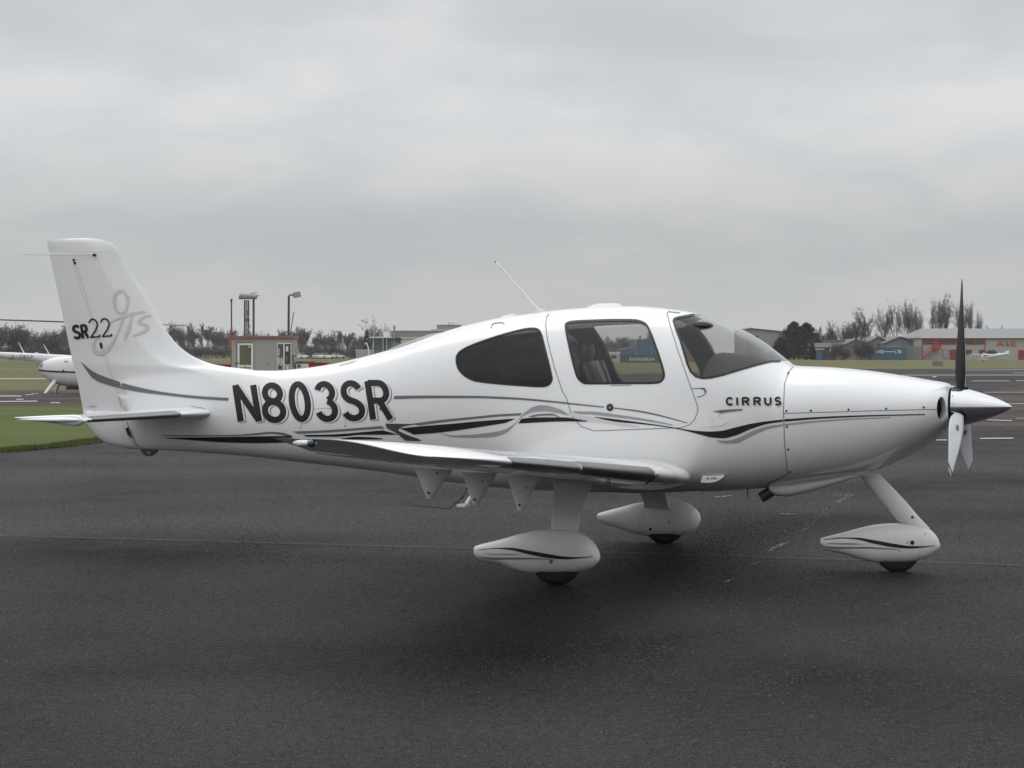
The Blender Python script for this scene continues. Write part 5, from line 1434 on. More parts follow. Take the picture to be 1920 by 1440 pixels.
# conifers
def conifer(px_, d, ytop, wpx, label, seed):
    rs = np.random.RandomState(seed)
    H_ = EYE + (HOR - ytop) / F * d; R_ = wpx / F * d / 2
    t = thing('conifer_tree', label, 'tree', ((px_ - 960) / F * d, d, 0), 0)
    mb = MB(); mb.tube([(0, 0, 0), (0, 0, H_ * .95)], [.22, .04], 7); mb.obj('trunk', M_BARK, t)
    C = []; 
    nb = 560
    for q in range(nb):
        u = rs.rand() ** .85; z = H_ * (.04 + .94 * u); prof_ = (1 - u) ** .66 * (1 - .18 * (1 - u) ** 4) * (1 + .16 * math.sin(q * 2.4) * rs.rand())
        r = R_ * prof_ * rs.uniform(.6, 1.22); az = rs.rand() * 6.28
        m_ = 26
        s_ = rs.rand(m_) ** .6
        P = np.stack([np.cos(az) * r * s_, np.sin(az) * r * s_, z - .10 * r * s_ ** 2 + .22 * s_ ** 3 * r * .5], 1) + rs.normal(0, .10, (m_, 3)) * (1.2 - s_[:, None] * .6)
        D = np.array([np.cos(az), np.sin(az), .25]) + rs.normal(0, .5, (m_, 3)); D /= np.linalg.norm(D, axis=1)[:, None]
        S = np.cross(D, rs.normal(0, 1, (m_, 3))); S /= np.linalg.norm(S, axis=1)[:, None]
        C.append(np.stack([P - S * .055, P + S * .055, P + D * rs.uniform(.2, .5, m_)[:, None]], 1))
    C = np.concatenate(C).reshape(-1, 3)
    mesh_obj('crown', C, np.arange(len(C)).reshape(-1, 3), M_NEED, t)
conifer(1489, 425, 603, 104, 'larger dark green conifer left of the bare trees beyond the grass', 31)
conifer(1512, 428, 605, 92, 'narrower dark conifer on the right, joined to the bigger one', 32)
conifer(1463, 430, 634, 44, 'low dark conifer spreading at the left foot of the bigger one', 33)
conifer(1533, 427, 636, 34, 'small dark conifer bush at the right foot of the pair', 34)

# ------------------------------------------------------------ hangar with red trim
D = 430
ae = place('hangar', 'grey hangar with red window bands, red outside staircase and red roof trim', 'hangar', 1830, D)
pb('wall', 1729, 2040, 633, 676, D, 26, M_CLADB, ae, 0)
rf = MB(); o = Vector(ae.location)
def atd(px_, py_, d): return Vector(at(px_, py_, d)) - o
a, b_, c, e = Vector(at(1726, 633.4, D - .6)), Vector(at(2045, 633.4, D - .6)), Vector(at(2045, 616, D)), Vector(at(1750, 616, D))
zr = e.z
roofV = [a, b_, Vector((b_.x, D + 13, zr)), Vector((e.x, D + 13, zr)), Vector((a.x, D + 26.6, a.z)), Vector((b_.x, D + 26.6, a.z))]
roofV[2].z = roofV[3].z = EYE + (HOR - 616) / F * (D + 13)
roofV = [v - o for v in roofV]
mesh_obj('roof', roofV, [(0, 1, 2, 3), (3, 2, 5, 4), (0, 3, 4)], M_ROOFG, ae)
pb('gutter', 1726, 2045, 632.6, 634.0, D, .5, M_WFR, ae, push=-.7)
pb('soffit', 1727, 2045, 634.2, 635.4, D, .6, M_REDD, ae, push=-.45)
pb('red_band', 1729, 1847, 635.6, 646.2, D, .1, M_RED, ae, push=-.1)
for x0, x1 in ((1733, 1752), (1766, 1782), (1783, 1792), (1806, 1826), (1831, 1845)):
    w = pb('window', x0, x1, 637, 644.6, D, .1, M_PANE, ae, push=-.16)
    n_ = 3 if x1 - x0 > 15 else 2
    for k in range(1, n_): pb('mullion', x0 + (x1 - x0) * k / n_ - .2, x0 + (x1 - x0) * k / n_ + .2, 637, 644.6, D, .06, M_RED, ae, push=-.22)
pb('corner_trim', 1728, 1731, 634, 676, D, .1, M_RED, ae, push=-.12); pb('corner_trim', 1846.4, 1848, 634, 676, D, .1, M_RED, ae, push=-.12)
stl = pb('stair_landing', 1751, 1764, 646, 655, D, 1.4, M_RED, ae, push=-1.6); pb('stair_door', 1758.5, 1764, 637, 652, D, .1, M_REDD, ae, push=-.2)
mb = MB()
for k in range(10):
    t = k / 9; p = at(1750 - 17 * t, 656 + 14 * t, D - 1.0); mb.box((p[0] - o.x, -1.0, p[2]), (.34, 1.1, .16))
p0, p1 = at(1751, 646, D - 1.5), at(1732, 663, D - 1.5)
mb.tube([(p0[0] - o.x, -1.5, p0[2]), (p1[0] - o.x, -1.5, p1[2])], .05, 5); mb.tube([(p0[0] - o.x, -1.5, p0[2] - .5), (p1[0] - o.x, -1.5, p1[2] - .5)], .05, 5)
p0, p1 = at(1751, 656, D - 1.5), at(1731, 672, D - 1.5)
mb.tube([(p0[0] - o.x, -1.5, p0[2]), (p1[0] - o.x, -1.5, p1[2])], .1, 5)
mb.obj('staircase', M_RED, ae)
for x0, x1, y0, y1 in ((1767, 1778, 655.4, 672), (1811, 1822.5, 655.6, 664), (1836, 1846, 655.4, 663.5)):
    pb('window_surround', x0, x1, y0, y1, D, .08, M_RED, ae, push=-.09)
    w = pb('window', x0 + 1, x1 - 1, y0 + 1, y1 - 1, D, .08, M_CLADG if x0 == 1767 else M_PANE, ae, push=-.14)
pb('roller_door', 1781, 1800, 655.4, 676, D, .1, M_REDD, ae, z0=0, push=-.1)
pb('doorway', 1909, 1922, 656, 676, D, .1, M_RED, ae, z0=0, push=-.1); pb('door_leaf', 1912, 1919, 658, 676, D, .08, M_REDD, ae, z0=0, push=-.16)
words('letters', 'A', 1868.5, 1883, 640, 649.6, D, M_ORED, ae, 3.0, .05); words('letters', '&', 1885, 1894, 643.5, 649.4, D, M_ORED, ae, 1.5, .05); words('letters', 'E', 1895, 1907, 640, 649.4, D, M_ORED, ae, 2.6, .05)
mb = MB(); pxbox(mb, 1887.5, 1890.5, 638.6, 640.6, D, .5, push=-.5); mb.V = [tuple(Vector(v) - o) for v in mb.V]; mb.obj('wall_lamp', M_LAMP, ae)

# ------------------------------------------------------------ old sheds, containers, fence
def shed(x0, x1, yr, ye, d, label, sky=True):
    xm = x0 + (x1 - x0) * .42
    t = place('old_shed', label, 'shed', xm, d); o = Vector(t.location)
    A_, B_, M_ = at(x0, ye, d), at(x1, ye, d), at(xm, yr, d)
    dep = 14
    mb = MB(); mb.prism([(A_[0] - o.x, 0, 0), (B_[0] - o.x, 0, 0), (B_[0] - o.x, 0, B_[2]), (M_[0] - o.x, 0, M_[2]), (A_[0] - o.x, 0, A_[2])], (0, dep, 0)); mb.fix(); mb.obj('wall', M_FENCE, t)
    sh = (x1 - x0) * .34 / F * d
    for nm, P_, Q_, m_ in (('roof', A_, M_, M_ROOFD), ('roof', M_, B_, M_ROOFD)):
        mb = MB(); mb.prism([(P_[0] - o.x - .2 * (P_ is A_), -.5, P_[2] + .05), (Q_[0] - o.x, -.5, Q_[2] + .05), (Q_[0] - o.x, -.5, Q_[2] + .25), (P_[0] - o.x - .2 * (P_ is A_), -.5, P_[2] + .25)], (0, dep + 1, 0)); mb.fix(); ro = mb.obj(nm, m_, t)
        if P_ is M_ and sky:
            for f in (.25, .5, .72):
                q0 = Vector((P_[0] - o.x + (Q_[0] - P_[0]) * f, 0, P_[2] + (Q_[2] - P_[2]) * f + .3)); q1 = Vector((P_[0] - o.x + (Q_[0] - P_[0]) * (f + .1), 0, P_[2] + (Q_[2] - P_[2]) * (f + .1) + .3))
                mb = MB(); mb.prism([q0, q1, q1 + Vector((0, 0, .06)), q0 + Vector((0, 0, .06))], (0, 11, 0)); mb.fix(); mb.obj('skylight', M_CLADG, ro)
    return t
shed(1624, 1676, 632.5, 646, 445, 'old gabled grey shed with roof lights, left of the pair above the blue container')
shed(1656, 1730, 632.5, 645.5, 440, 'old gabled grey shed with roof lights standing next to the red-trimmed hangar')
shed(1580, 1640, 637, 650, 446, 'low pale gabled shed half hidden behind leafless bushes')
pt = place('blue_container', 'blue shipping container with pale lettering beside the grey fence', 'container', 1662, 424)
pb('container_body', 1627, 1699, 650.5, 675, 424, 2.4, M_BLUE, pt, 0)
for k in range(24): pb('rib', 1627.6 + 3 * k, 1628.7 + 3 * k, 651.5, 674, 424, .06, M_BLUE, pt, push=-.05)
pb('roof_edge', 1664, 1690, 649.4, 650.5, 424, 2, M_CLADG, pt)
words('letters', 'WOOD', 1639, 1658, 656.5, 662, 424, M_WFR, pt, 1.1, .2, -.1); words('letters', 'LTD', 1678, 1690, 656.5, 662.5, 424, M_WFR, pt, 1.2, .2, -.1)
pb('word_strip', 1660, 1676, 658.8, 660, 424, .05, M_WFR, pt, push=-.1)
ft = place('palisade_fence', 'weathered grey palisade fence between blue container and hangar', 'fence', 1710, 426)
for k in range(22): pb('paling', 1699.5 + 1.35 * k, 1700.6 + 1.35 * k, 648.5 + (k * 7 % 3) * .4, 676, 426, .06, M_FENCE, ft, 0)
pb('rail', 1699, 1729, 653, 653.8, 426, .06, M_FENCE, ft, push=.1); pb('rail', 1699, 1729, 668, 668.8, 426, .06, M_FENCE, ft, push=.1)
lb = place('low_building', 'low white-roofed outbuilding with blue doors right of the conifers', 'outbuilding', 1547, 422)
pb('wall', 1530, 1566, 651, 676, 422, 6, M_PANE, lb, 0); pb('roof', 1528, 1568, 643, 651, 422, 7, M_CLADG, lb, push=.3); pb('door', 1530, 1541, 658, 675, 422, .1, M_BLUE, lb, push=-.1); pb('fascia', 1528, 1546, 654, 655.4, 422, .1, M_WFR, lb, push=-.14); pb('door_post', 1556, 1558, 652, 661, 422, .1, M_WFR, lb, push=-.1); pb('upper_roof', 1534, 1584, 637, 642, 445, 6, M_ROOFD, lb)
hg = place('grey_hangar', 'plain grey shallow-roofed hangar between the windscreen and the conifers', 'hangar', 1440, 470); o = Vector(hg.location)
P_ = [at(1399, 680, 470), at(1492, 680, 470), at(1492, 625, 470), at(1406, 616.5, 470), at(1399, 618.5, 470)]
P_ = [(p[0] - o.x, 0, max(p[2], 0)) for p in P_]
mb = MB(); mb.prism(P_, (0, 25, 0)); mb.fix(); mb.obj('wall', mat('mid_grey_cladding', (.27, .275, .29), .6, var=.05), hg)
for (i0, i1) in ((3, 2), (4, 3)):
    mb = MB(); p, q = Vector(P_[i0]), Vector(P_[i1]); mb.prism([p + Vector((0, -.4, .02)), q + Vector((0, -.4, .02)), q + Vector((0, -.4, .22)), p + Vector((0, -.4, .22))], (0, 26, 0)); mb.fix(); mb.obj('roof', M_ROOFD, hg)
pb('roof_vent', 1415, 1422, 629.5, 634, 470, .6, M_PANE, hg, push=-.8)
# blue cladded building and green container seen through the cabin
bl = place('blue_building', 'blue cladded building seen through the aircraft cabin windows', 'building', 1240, 400)
pb('wall', 1192, 1320, 636.5, 680, 400, 20, M_BLUEB, bl, 0); pb('side_bay', 1162, 1191.7, 656, 680, 400, 15, M_BLUEB, bl, 0)
o = Vector(bl.location); q = [at(1161, 656, 400), at(1192, 650.5, 400), at(1192, 656, 400)]
mb = MB(); mb.prism([(p[0] - o.x, -.1, p[2]) for p in q], (0, 15, 0)); mb.fix(); mb.obj('lean_to_roof', M_BLUEB, bl)
pb('corner_post', 1191, 1192.4, 636.5, 668, 400, .1, M_CLADG, bl, push=-.1)
gc = place('green_container', 'green shipping container with white capital lettering seen through the cabin', 'container', 1215, 318)
pb('container_body', 1163, 1268, 664.5, 681, 318, 2.4, M_GREEN, gc, 0)
words('letters', 'EVERGREEN', 1180, 1227, 671, 676.4, 318, M_WFR, gc, 1.2, .16)
wb = place('cream_cabin', 'cream flat-roofed cabin left of the green container', 'cabin', 1150, 330)
pb('wall', 1140, 1162, 662, 679, 330, 4, M_CREAM, wb, 0); pb('roof', 1138, 1164, 660, 662, 330, 5, M_WFR, wb); pb('window', 1146, 1156, 666, 672, 330, .1, M_PANE, wb, push=-.1)
rb = place('brick_store', 'low brick-red store seen through the windscreen beside the pillar', 'store', 1300, 330)
pb('wall', 1280, 1330, 664, 680, 330, 4, mat('brick_red', (.22, .09, .07), .8, var=.2), rb, 0); pb('roof', 1278, 1332, 662.6, 664, 330, 5, M_ROOFD, rb)

# ------------------------------------------------------------ terminal block on the left
D = 450
tb = place('terminal_building', 'long flat-roofed grey building with dark glazing and a square rooftop plant room', 'building', 780, D)
pb('wall', 733, 905, 622, 676, D, 18, M_CLADG, tb, 0, push=1.0)
pb('parapet', 719, 734, 621.5, 634, D, 14, M_WFR, tb, push=2.0); pb('parapet', 732, 906, 620.4, 633.5, D, 1.0, mat('grey_parapet', (.28, .285, .30), .6, var=.05), tb); pb('roof_edge', 731, 907, 619.6, 620.4, D, 2, M_WFR, tb, push=-.2)
pb('upper_wall', 808, 906, 617.5, 632, D, 8, M_CLADG, tb, push=2)
pr = pb('plant_room', 819, 863, 609.5, 619, D, 8, M_CLADG, tb, push=4); pb('roof_edge', 818, 864, 608.8, 609.6, D, 9, M_LAMP, tb, push=3.5)
for px_ in (841, 844.5, 849.8): pb('vent_pipe', px_ - .5, px_ + .5, 604.5, 609, D, .25, M_POLE, tb, push=6)
ch = pb('chimney', 737.5, 741, 612, 635, D, .6, M_LAMP, tb, push=-.6); pb('chimney_cowl', 737, 741.5, 610.5, 614, D, .8, M_LAMP, tb, push=-.7)
pb('pipe', 761, 762.5, 619, 634, D, .3, M_LAMP, tb, push=-.3)
for x0, x1 in ((700, 717), (719, 724), (726, 729.5), (742, 751), (753, 760), (765, 775), (778, 790)):
    pb('window', x0, x1, 634.6, 643 if x0 > 740 else 655, D, .1, M_PANEB, tb, push=(-.1 if x0 < 732 else .85))
pb('porch_wall', 698, 733, 633.5, 678, D, 8, mat('blue_grey_wall', (.13, .16, .20), .6, var=.1), tb, 0); pb('porch_roof', 692, 735, 631.4, 633.6, D, 10, M_WFR, tb, push=-1.5)
for px_ in (700, 718, 725): pb('porch_post', px_ - .5, px_ + .5, 633.6, 676, D, .12, M_WFR, tb, 0, push=-1.2)
lw_ = place('white_lean_to', 'white gabled lean-to in front of the grey terminal building', 'outbuilding', 775, 430); o = Vector(lw_.location)
q = [at(752, 680, 430), at(805, 680, 430), at(805, 636, 430), at(756, 633.5, 430), at(752, 639, 430)]
mb = MB(); mb.prism([(p[0] - o.x, 0, max(p[2], 0)) for p in q], (0, 6, 0)); mb.fix(); mb.obj('wall', M_CREAM, lw_)
pb('roof', 751, 806, 632.6, 634.2, 430, 7, M_WFR, lw_, push=-.3); pb('downpipe', 763, 764, 641, 660, 430, .1, M_POLE, lw_, push=-.2)
fw = place('low_grey_wall', 'low pale grey screen wall at the foot of the terminal building', 'wall', 690, 440)
pb('panel', 667, 700, 656.5, 676, 440, .3, M_CLADG, fw, 0); pb('coping', 666, 701, 655.6, 656.6, 440, .5, M_WFR, fw)
ph = place('sculpted_post', 'curved white pole leaning beside the low grey wall', 'post', 690, 425); o = Vector(ph.location)
mb = MB(); mb.tube([Vector(at(x_, y_, 425)) - o for x_, y_ in ((692, 678), (692, 662), (690, 650), (687, 643), (684, 645))], .17, 6); mb.obj('pole', M_WFR, ph)

# ------------------------------------------------------------ cars by the tree line
def car(px_, d, label, m, rz):
    t = place('parked_car', label, 'car', px_, d, 'cars parked by the tree line'); t.rotation_euler[2] = rz
    mb = MB(); S = []
    for x_, zt, hw in ((-2.1, .75, .72), (-2.0, .9, .8), (-1.0, .95, .86), (0, .95, .87), (1.0, .92, .86), (1.9, .78, .8), (2.1, .6, .7)):
        S.append([(x_, -hw, .28), (x_, hw, .28), (x_, hw, zt - .1), (x_, hw * .93, zt), (x_, -hw * .93, zt), (x_, -hw, zt - .1)])
    mb.rings(S); mb.fix(); mb.obj('body', m, t, 35)
    mb = MB(); mb.rings([[(-1.7, -.7, .93), (-1.7, .7, .93), (1.0, .7, .93), (1.0, -.7, .93)], [(-1.25, -.58, 1.42), (-1.25, .58, 1.42), (.25, .58, 1.42), (.25, -.58, 1.42)]]); mb.fix(); mb.obj('window', M_PANE, t)
    mb = MB(); mb.box((-.5, 0, 1.44), (1.5, 1.16, .05)); mb.obj('roof', m, t)
    for sx in (-1.3, 1.3):
        for sy in (-.8, .8):
            mb = MB(); mb.tube([(sx, sy - .1, .31), (sx, sy + .1, .31)], .31, 14); mb.obj('wheel', M_TYRE, t, 40)
M_SILV = mat('silver_car_paint', (.5, .5, .51), .3, metal=.3, var=.03)
car(566, 508, 'white car leftmost in the row beyond the portable cabin', M_HELI, 1.05); car(596, 512, 'silver car between two white cars beyond the field', M_SILV, 1.25)
car(612, 505, 'white hatchback second from the right beyond the field', M_HELI, .75); car(633, 511, 'pale car rightmost in the row beyond the field', M_SILV, .9)

# ------------------------------------------------------------ portable cabin and masts
D = 127
kb = place('portable_cabin', 'grey portable cabin with white glazed door, window and brown roof trim', 'portable cabin', 491, D); o = Vector(kb.location)
pb('wall', 434, 549.5, 633.5, 712, D, 2.6, M_CAB, kb, 0); pb('roof_trim', 432.5, 551.5, 630.3, 635, D, 2.8, M_CABR, kb, push=-.1); pb('roof', 433, 551, 629.8, 630.4, D, 2.7, M_CAB, kb, push=-.05)
dr_ = pb('door', 444.6, 475.5, 642, 712, D, .06, M_CAB, kb, 0, push=-.06)
for x0, x1, y0, y1 in ((445.5, 449, 644, 688), (471, 474.5, 644, 688), (449, 471, 644, 647), (449, 471, 684.5, 688), (449, 471, 691.5, 710), (445.5, 449, 688, 711), (471, 474.5, 688, 711)):
    pb('door_frame', x0, x1, y0, y1, D, .05, M_WFR, dr_ and kb, push=-.10)
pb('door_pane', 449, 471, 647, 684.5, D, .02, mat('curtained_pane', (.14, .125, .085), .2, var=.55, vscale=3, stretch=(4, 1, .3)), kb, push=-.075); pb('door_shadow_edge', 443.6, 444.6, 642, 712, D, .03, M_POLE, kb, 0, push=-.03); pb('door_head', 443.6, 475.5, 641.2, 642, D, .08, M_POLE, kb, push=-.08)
mb = MB(); pxbox(mb, 445.6, 447.4, 679.8, 682, D, .08, push=-.16); pxbox(mb, 441, 443.4, 679.6, 682, D, .08, push=-.06); mb.V = [tuple(Vector(v) - o) for v in mb.V]; mb.obj('door_handle', M_POLE, kb)
mb = MB(); mb.tube([Vector(at(467.6, 650, D - .1)) - o + Vector((0, -.02, 0)), Vector(at(467.6, 650, D - .1)) - o], .055, 14); mb.obj('round_sticker', M_WFR, kb); pb('letter_plate', 458, 461.5, 686, 687, D, .02, M_POLE, kb, push=-.15)
wf = pb('window_pane', 520.5, 531.5, 645, 686, D, .03, M_PANEB, kb, push=-.03); pb('window_pane', 533.5, 545, 645, 684, D, .03, M_PANE, kb, push=-.03)
for x0, x1, y0, y1 in ((519.5, 546, 643, 645), (519.5, 520.8, 645, 694), (531.2, 533.6, 645, 694), (544.8, 546, 645, 694), (519.5, 546, 683.6, 685), (519.5, 546, 693, 694.4)): pb('window_frame', x0, x1, y0, y1, D, .06, M_WFR if y0 != 693 else M_CAB, kb, push=-.07)
for x0, x1, y0, y1, m_ in ((536, 540.5, 649, 659, M_WFR), (521.5, 525, 653, 667, M_CLADG), (521.5, 524.5, 670, 682, M_CREAM), (526, 529.5, 671, 683, M_CREAM), (522, 528, 686.5, 692, M_REDD), (537, 541, 686, 692.5, M_WFR), (530, 533, 676, 683, M_CLADG), (536.3, 538.4, 668, 677, M_RUST)): pb('poster', x0, x1, y0, y1, D, .015, m_, kb, push=-.05)
mb = MB(); mb.tube([Vector(at(502, 681.5, D)) - o + Vector((0, -.06, 0)), Vector(at(502, 681.5, D)) - o], .03, 10); mb.obj('wall_vent', M_POLE, kb)
mb = MB(); p = [Vector(at(x_, y_, D - .15)) - o for x_, y_ in ((549, 666), (550, 678), (552, 690))]; mb.tube(p, .045, 6); mb.box(tuple(Vector(at(553, 667, D - .2)) - o), (.14, .1, .08)); mb.obj('standpipe', M_POLE, kb)

def mast(name, label, cat, d, tubes, extras=(), group=None):
    x0 = tubes[0][0][0][0]
    t = place(name, label, cat, x0, d, group); o = Vector(t.location)
    for nm, pts, r, m_ in [(a[1], a[0], a[2], a[3]) for a in tubes]:
        P = [Vector(at(x_, y_, d)) - o for x_, y_ in pts]
        if P[0].z > P[-1].z: P = P[::-1]
        mb = MB(); mb.tube(P, r, 10); mb.obj(nm, m_, t, 50)
    return t, o
GB = HOR + EYE * F / 135
t, o = mast('thin_mast', 'thin rusty mast left of the portable cabin with flared top', 'mast', 135, [([(434, GB), (434, 568)], 'pole', .05, M_POLE), ([(434, 568), (434, 560.5)], 'pole_cap', [.05, .09], M_POLE), ([(432, 655), (432, 628), (434, 617)], 'orange_bracket', .09, M_RUST)])
t, o = mast('floodlight_mast', 'tall mast carrying a fat cylindrical grey floodlight above the cabin', 'floodlight', 135, [([(475.5, GB), (475.5, 556)], 'pole', .075, M_POLE)])
mb = MB(); mb.tube([Vector(at(449, 555, 135)) - o, Vector(at(450, 555.3, 135)) - o, Vector(at(481.5, 556.6, 135)) - o], [.21, .22, .16], 20); mb.obj('lamp_housing', M_LAMP, t, 50)
mb = MB(); mb.tube([Vector(at(468, 556, 135)) - o, Vector(at(483, 555, 135)) - o, Vector(at(486.5, 553.6, 135)) - o], [.06, .05, .03], 8); mb.tube([Vector(at(470, 550, 135)) - o, Vector(at(482, 549, 135)) - o], .035, 6); mb.obj('lamp_bracket', M_LAMP, t)
t, o = mast('rusty_mast_cluster', 'cluster of three close rusty posts with orange fittings under the cylindrical floodlight', 'mast', 140, [([(459, GB), (459, 564)], 'pole', .065, M_POLE), ([(462.7, GB), (462.7, 564)], 'pole', .045, M_POLE), ([(466, GB), (466, 564)], 'pole', .055, M_POLE), ([(457.5, 563.5), (467.5, 563.5)], 'cross_bar', .05, M_LAMP)])
for y_ in (584, 588, 592, 596, 600): 
    mb = MB(); mb.box(tuple(Vector(at(464.4, y_, 139.8)) - o), (.2, .12, .08 + .05 * (y_ % 8 == 0))); mb.obj('rung', M_POLE if y_ < 592 else M_RUST, t)
mb = MB(); mb.tube([Vector(at(464.5 + 3 * math.cos(a), 600 + 4.5 * math.sin(a), 139.7)) - o for a in np.linspace(0, 6.28, 16)], .035, 5); mb.obj('orange_hoop', M_RUST, t)
for k, (xa, ya, xb, yb) in enumerate(((462, 612, 470, 625), (470, 610, 462, 624), (463, 622, 472, 634), (470, 632, 460, 638))):
    mb = MB(); mb.tube([Vector(at(xa, ya, 139.7)) - o, Vector(at(xb, yb, 139.7)) - o], .03, 5); mb.obj('lattice_bar', M_LAMP, t)
t, o = mast('lamp_post', 'dark lamp post with a square grey floodlight turned to the right', 'floodlight', 133, [([(540.5, GB), (541.5, 555)], 'pole', [.10, .075], M_POLE), ([(541.5, 555), (544, 552.8), (549, 553.4)], 'arm', .05, M_POLE)])
R_ = Matrix.Rotation(math.radians(-14), 3, 'Y')
mb = MB(); mb.box(tuple(Vector(at(557, 552.6, 133)) - o), (.46, .34, .36), M=R_); mb.box(tuple(Vector(at(550.5, 553.4, 133)) - o), (.12, .26, .26), M=R_); mb.obj('lamp_housing', M_LAMP, t)
mb = MB(); mb.box(tuple(Vector(at(563.4, 553.6, 133)) - o), (.03, .28, .30), M=R_); mb.box(tuple(Vector(at(557, 547.8, 133)) - o), (.34, .2, .04), M=R_); mb.obj('lamp_glass', M_CLADG, t)
t, o = mast('leaning_rod', 'thin dark rod leaning against the lamp post above the cabin', 'rod', 132, [([(543, GB), (544, 629), (550.5, 586)], 'rod', .03, M_POLE)])
sg_ = place('notice_sign', 'small white notice on a thin post right of the portable cabin', 'sign', 556, 131); o = Vector(sg_.location)
pb('notice', 552.7, 559.8, 655.5, 660.8, 131, .03, M_WFR, sg_); pb('post', 556, 556.7, 640, 714, 131, .03, M_LAMP, sg_, 0, push=.04); pb('print', 554, 558.5, 657.2, 659, 131, .01, M_MID, sg_, push=-.02)
fb = place('fuel_bowser', 'low red fuel bowser with a white pump panel beside the cabin', 'fuel bowser', 580, 128)
pb('tank', 556, 611, 680.2, 706, 128, 2, M_RED, fb, push=.2); pb('lid', 556, 588, 677.8, 680, 128, 1.6, M_REDD, fb, push=.3); pb('top_rail', 555.5, 612, 679.4, 680.6, 128, 2.2, M_CABR, fb, push=.1); pb('pump_panel', 555, 578.5, 682, 694, 128, .1, M_WFR, fb, push=.0); pb('red_label', 591, 600, 684, 686.5, 128, .03, M_RUST, fb, push=.1)
o = Vector(fb.location); mb = MB(); mb.tube([Vector(at(561, 686, 127.9)) - o + Vector((0, -.03, 0)), Vector(at(561, 686, 127.9)) - o], .10, 14); mb.obj('gauge', M_POLE, fb)
for x_ in (560, 606): mb = MB(); mb.tube([Vector((at(x_, 700, 128)[0], 128.3, .28)) - o, Vector((at(x_, 700, 128)[0], 128.6, .28)) - o], .28, 14); mb.obj('wheel', M_TYRE, fb, 40)
rbx = place('red_trailer', 'low dark red trailer left of the portable cabin', 'trailer', 415, 130)
pb('bed', 398, 433, 684.5, 703, 130, 1.6, M_REDD, rbx); pb('rail', 397, 433.5, 683, 684.6, 130, 1.8, M_RED, rbx); o = Vector(rbx.location)
for x_ in (404, 427): mb = MB(); mb.tube([Vector((at(x_, 700, 130)[0], 130.0, .25)) - o, Vector((at(x_, 700, 130)[0], 130.25, .25)) - o], .25, 14); mb.obj('wheel', M_TYRE, rbx, 40)

# ------------------------------------------------------------ helicopter on the left
D = 81.0; K = D / F
hl = place('helicopter', 'white helicopter half hidden behind the aircraft rudder at the left', 'helicopter', 125, D); hx0 = hl.location.x
def hp(px_, py_, y=0.0): return Vector(((px_ - 960) * K - hx0, y, EYE + (HOR - py_) * K))
mb = MB(); R_ = []
for x_, yt, yb, hw in ((74, 686, 691, .12), (76, 682, 697, .30), (84, 676, 707, .52), (96, 671, 715, .62), (112, 667.5, 722, .66), (135, 666, 726, .68), (165, 664, 727, .68), (195, 668, 727, .66), (220, 678, 725, .58), (240, 692, 722, .4), (250, 703, 716, .16)):
    top, bot = hp(x_, yt).z, hp(x_, yb).z; zc, hh = (top + bot) / 2, (top - bot) / 2
    R_.append([(hp(x_, 0).x, hw * math.copysign(abs(math.cos(a)) ** .8, math.cos(a)), zc + hh * math.copysign(abs(math.sin(a)) ** .8, math.sin(a))) for a in np.linspace(0, 2 * np.pi, 28, endpoint=False)])
mb.rings(R_); hb = mb.obj('body', M_HELI, hl, 50)
mb = MB(); mb.tube([hp(150, 677), hp(85, 672), hp(60, 670), hp(0, 665), hp(-90, 658)], [.22, .19, .172, .115, .09], 20); mb.obj('tail_boom', M_HELI, hl, 50)
mb = MB(); R_ = []
for x_, hw, zt in ((136, .05, 664), (150, .22, 640), (168, .22, 626), (178, .1, 624)):
    R_.append([hp(x_, 672, -hw), hp(x_, zt, -hw * .6), hp(x_, zt, hw * .6), hp(x_, 672, hw)])
mb.rings(R_); mb.fix(); mb.obj('mast_fairing', M_HELI, hl, 30)
mb = MB(); mb.tube([hp(168, 630), hp(168, 600)], .05, 10); mb.obj('rotor_mast', M_POLE, hl, 50)
for xa, ya in ((-95, 596.5), (347, 609.5)):
    a, b_ = hp(168, 605.0), hp(xa, ya); dv = (b_ - a); mb = MB()
    mb.rings([[a + dv * t + Vector((0, w_, h_)) for w_, h_ in ((-.12, 0), (0, .028), (.12, 0), (0, -.028))] for t in (0.02, .3, .6, 1)]); mb.obj('rotor_blade', M_BLADEB if xa < 0 else M_LAMP, hl)
mb = MB(); mb.ell(hp(168, 605.0), (.25, .1, .07), 12, 8); mb.obj('rotor_hub', M_POLE, hl, 50)
for sy in (-.95, .95):
    sk = MB(); sk.tube([hp(84, 737.5, sy), hp(92, 738.8, sy), hp(215, 738.8, sy), hp(232, 734, sy)], .04, 8); sko = sk.obj('skid', M_POLE, hl, 50)
    for xa, xb in ((108, 94), (180, 190)):
        st_ = MB(); st_.tube([hp(xa, 714, sy * .5), hp(xb, 737.5, sy)], [.09, .055], 8); st_.obj('skid_strut', M_HELI, hl, 50)
mb = MB(); mb.rings([[(hp(x_, 0).x, -hw, hp(0, y_).z + dz) for dz, hw in ((.03, h0), (-.03, h0))] for x_, y_, h0 in ((76, 693.6, .34), (84, 694.4, .55), (96, 695.5, .645), (112, 696.5, .685), (150, 697.5, .70))], cap=False, closed=False); mb.obj('body_stripe', M_BLACK, hl)
for k in range(4): 
    mb = MB(); p = hp(80, 681 + k * 2.2, -.48); mb.box(tuple(p), (.22, .06, .022)); mb.obj('cooling_slat', M_GREY, hl)
mb = MB(); mb.ell(hp(126, 695, -.66), (.05, .03, .05), 10, 6); mb.obj('filler_cap', M_BLACK, hl)
for x0, y0, x1, y1 in ((35, 642, 46, 664), (82, 646, 93, 666)):
    mb = MB(); mb.tube([hp(x1, y1, 0), hp(x0, y0, 0)], [.035, .015], 6); mb.obj('aerial', M_WFR, hl)
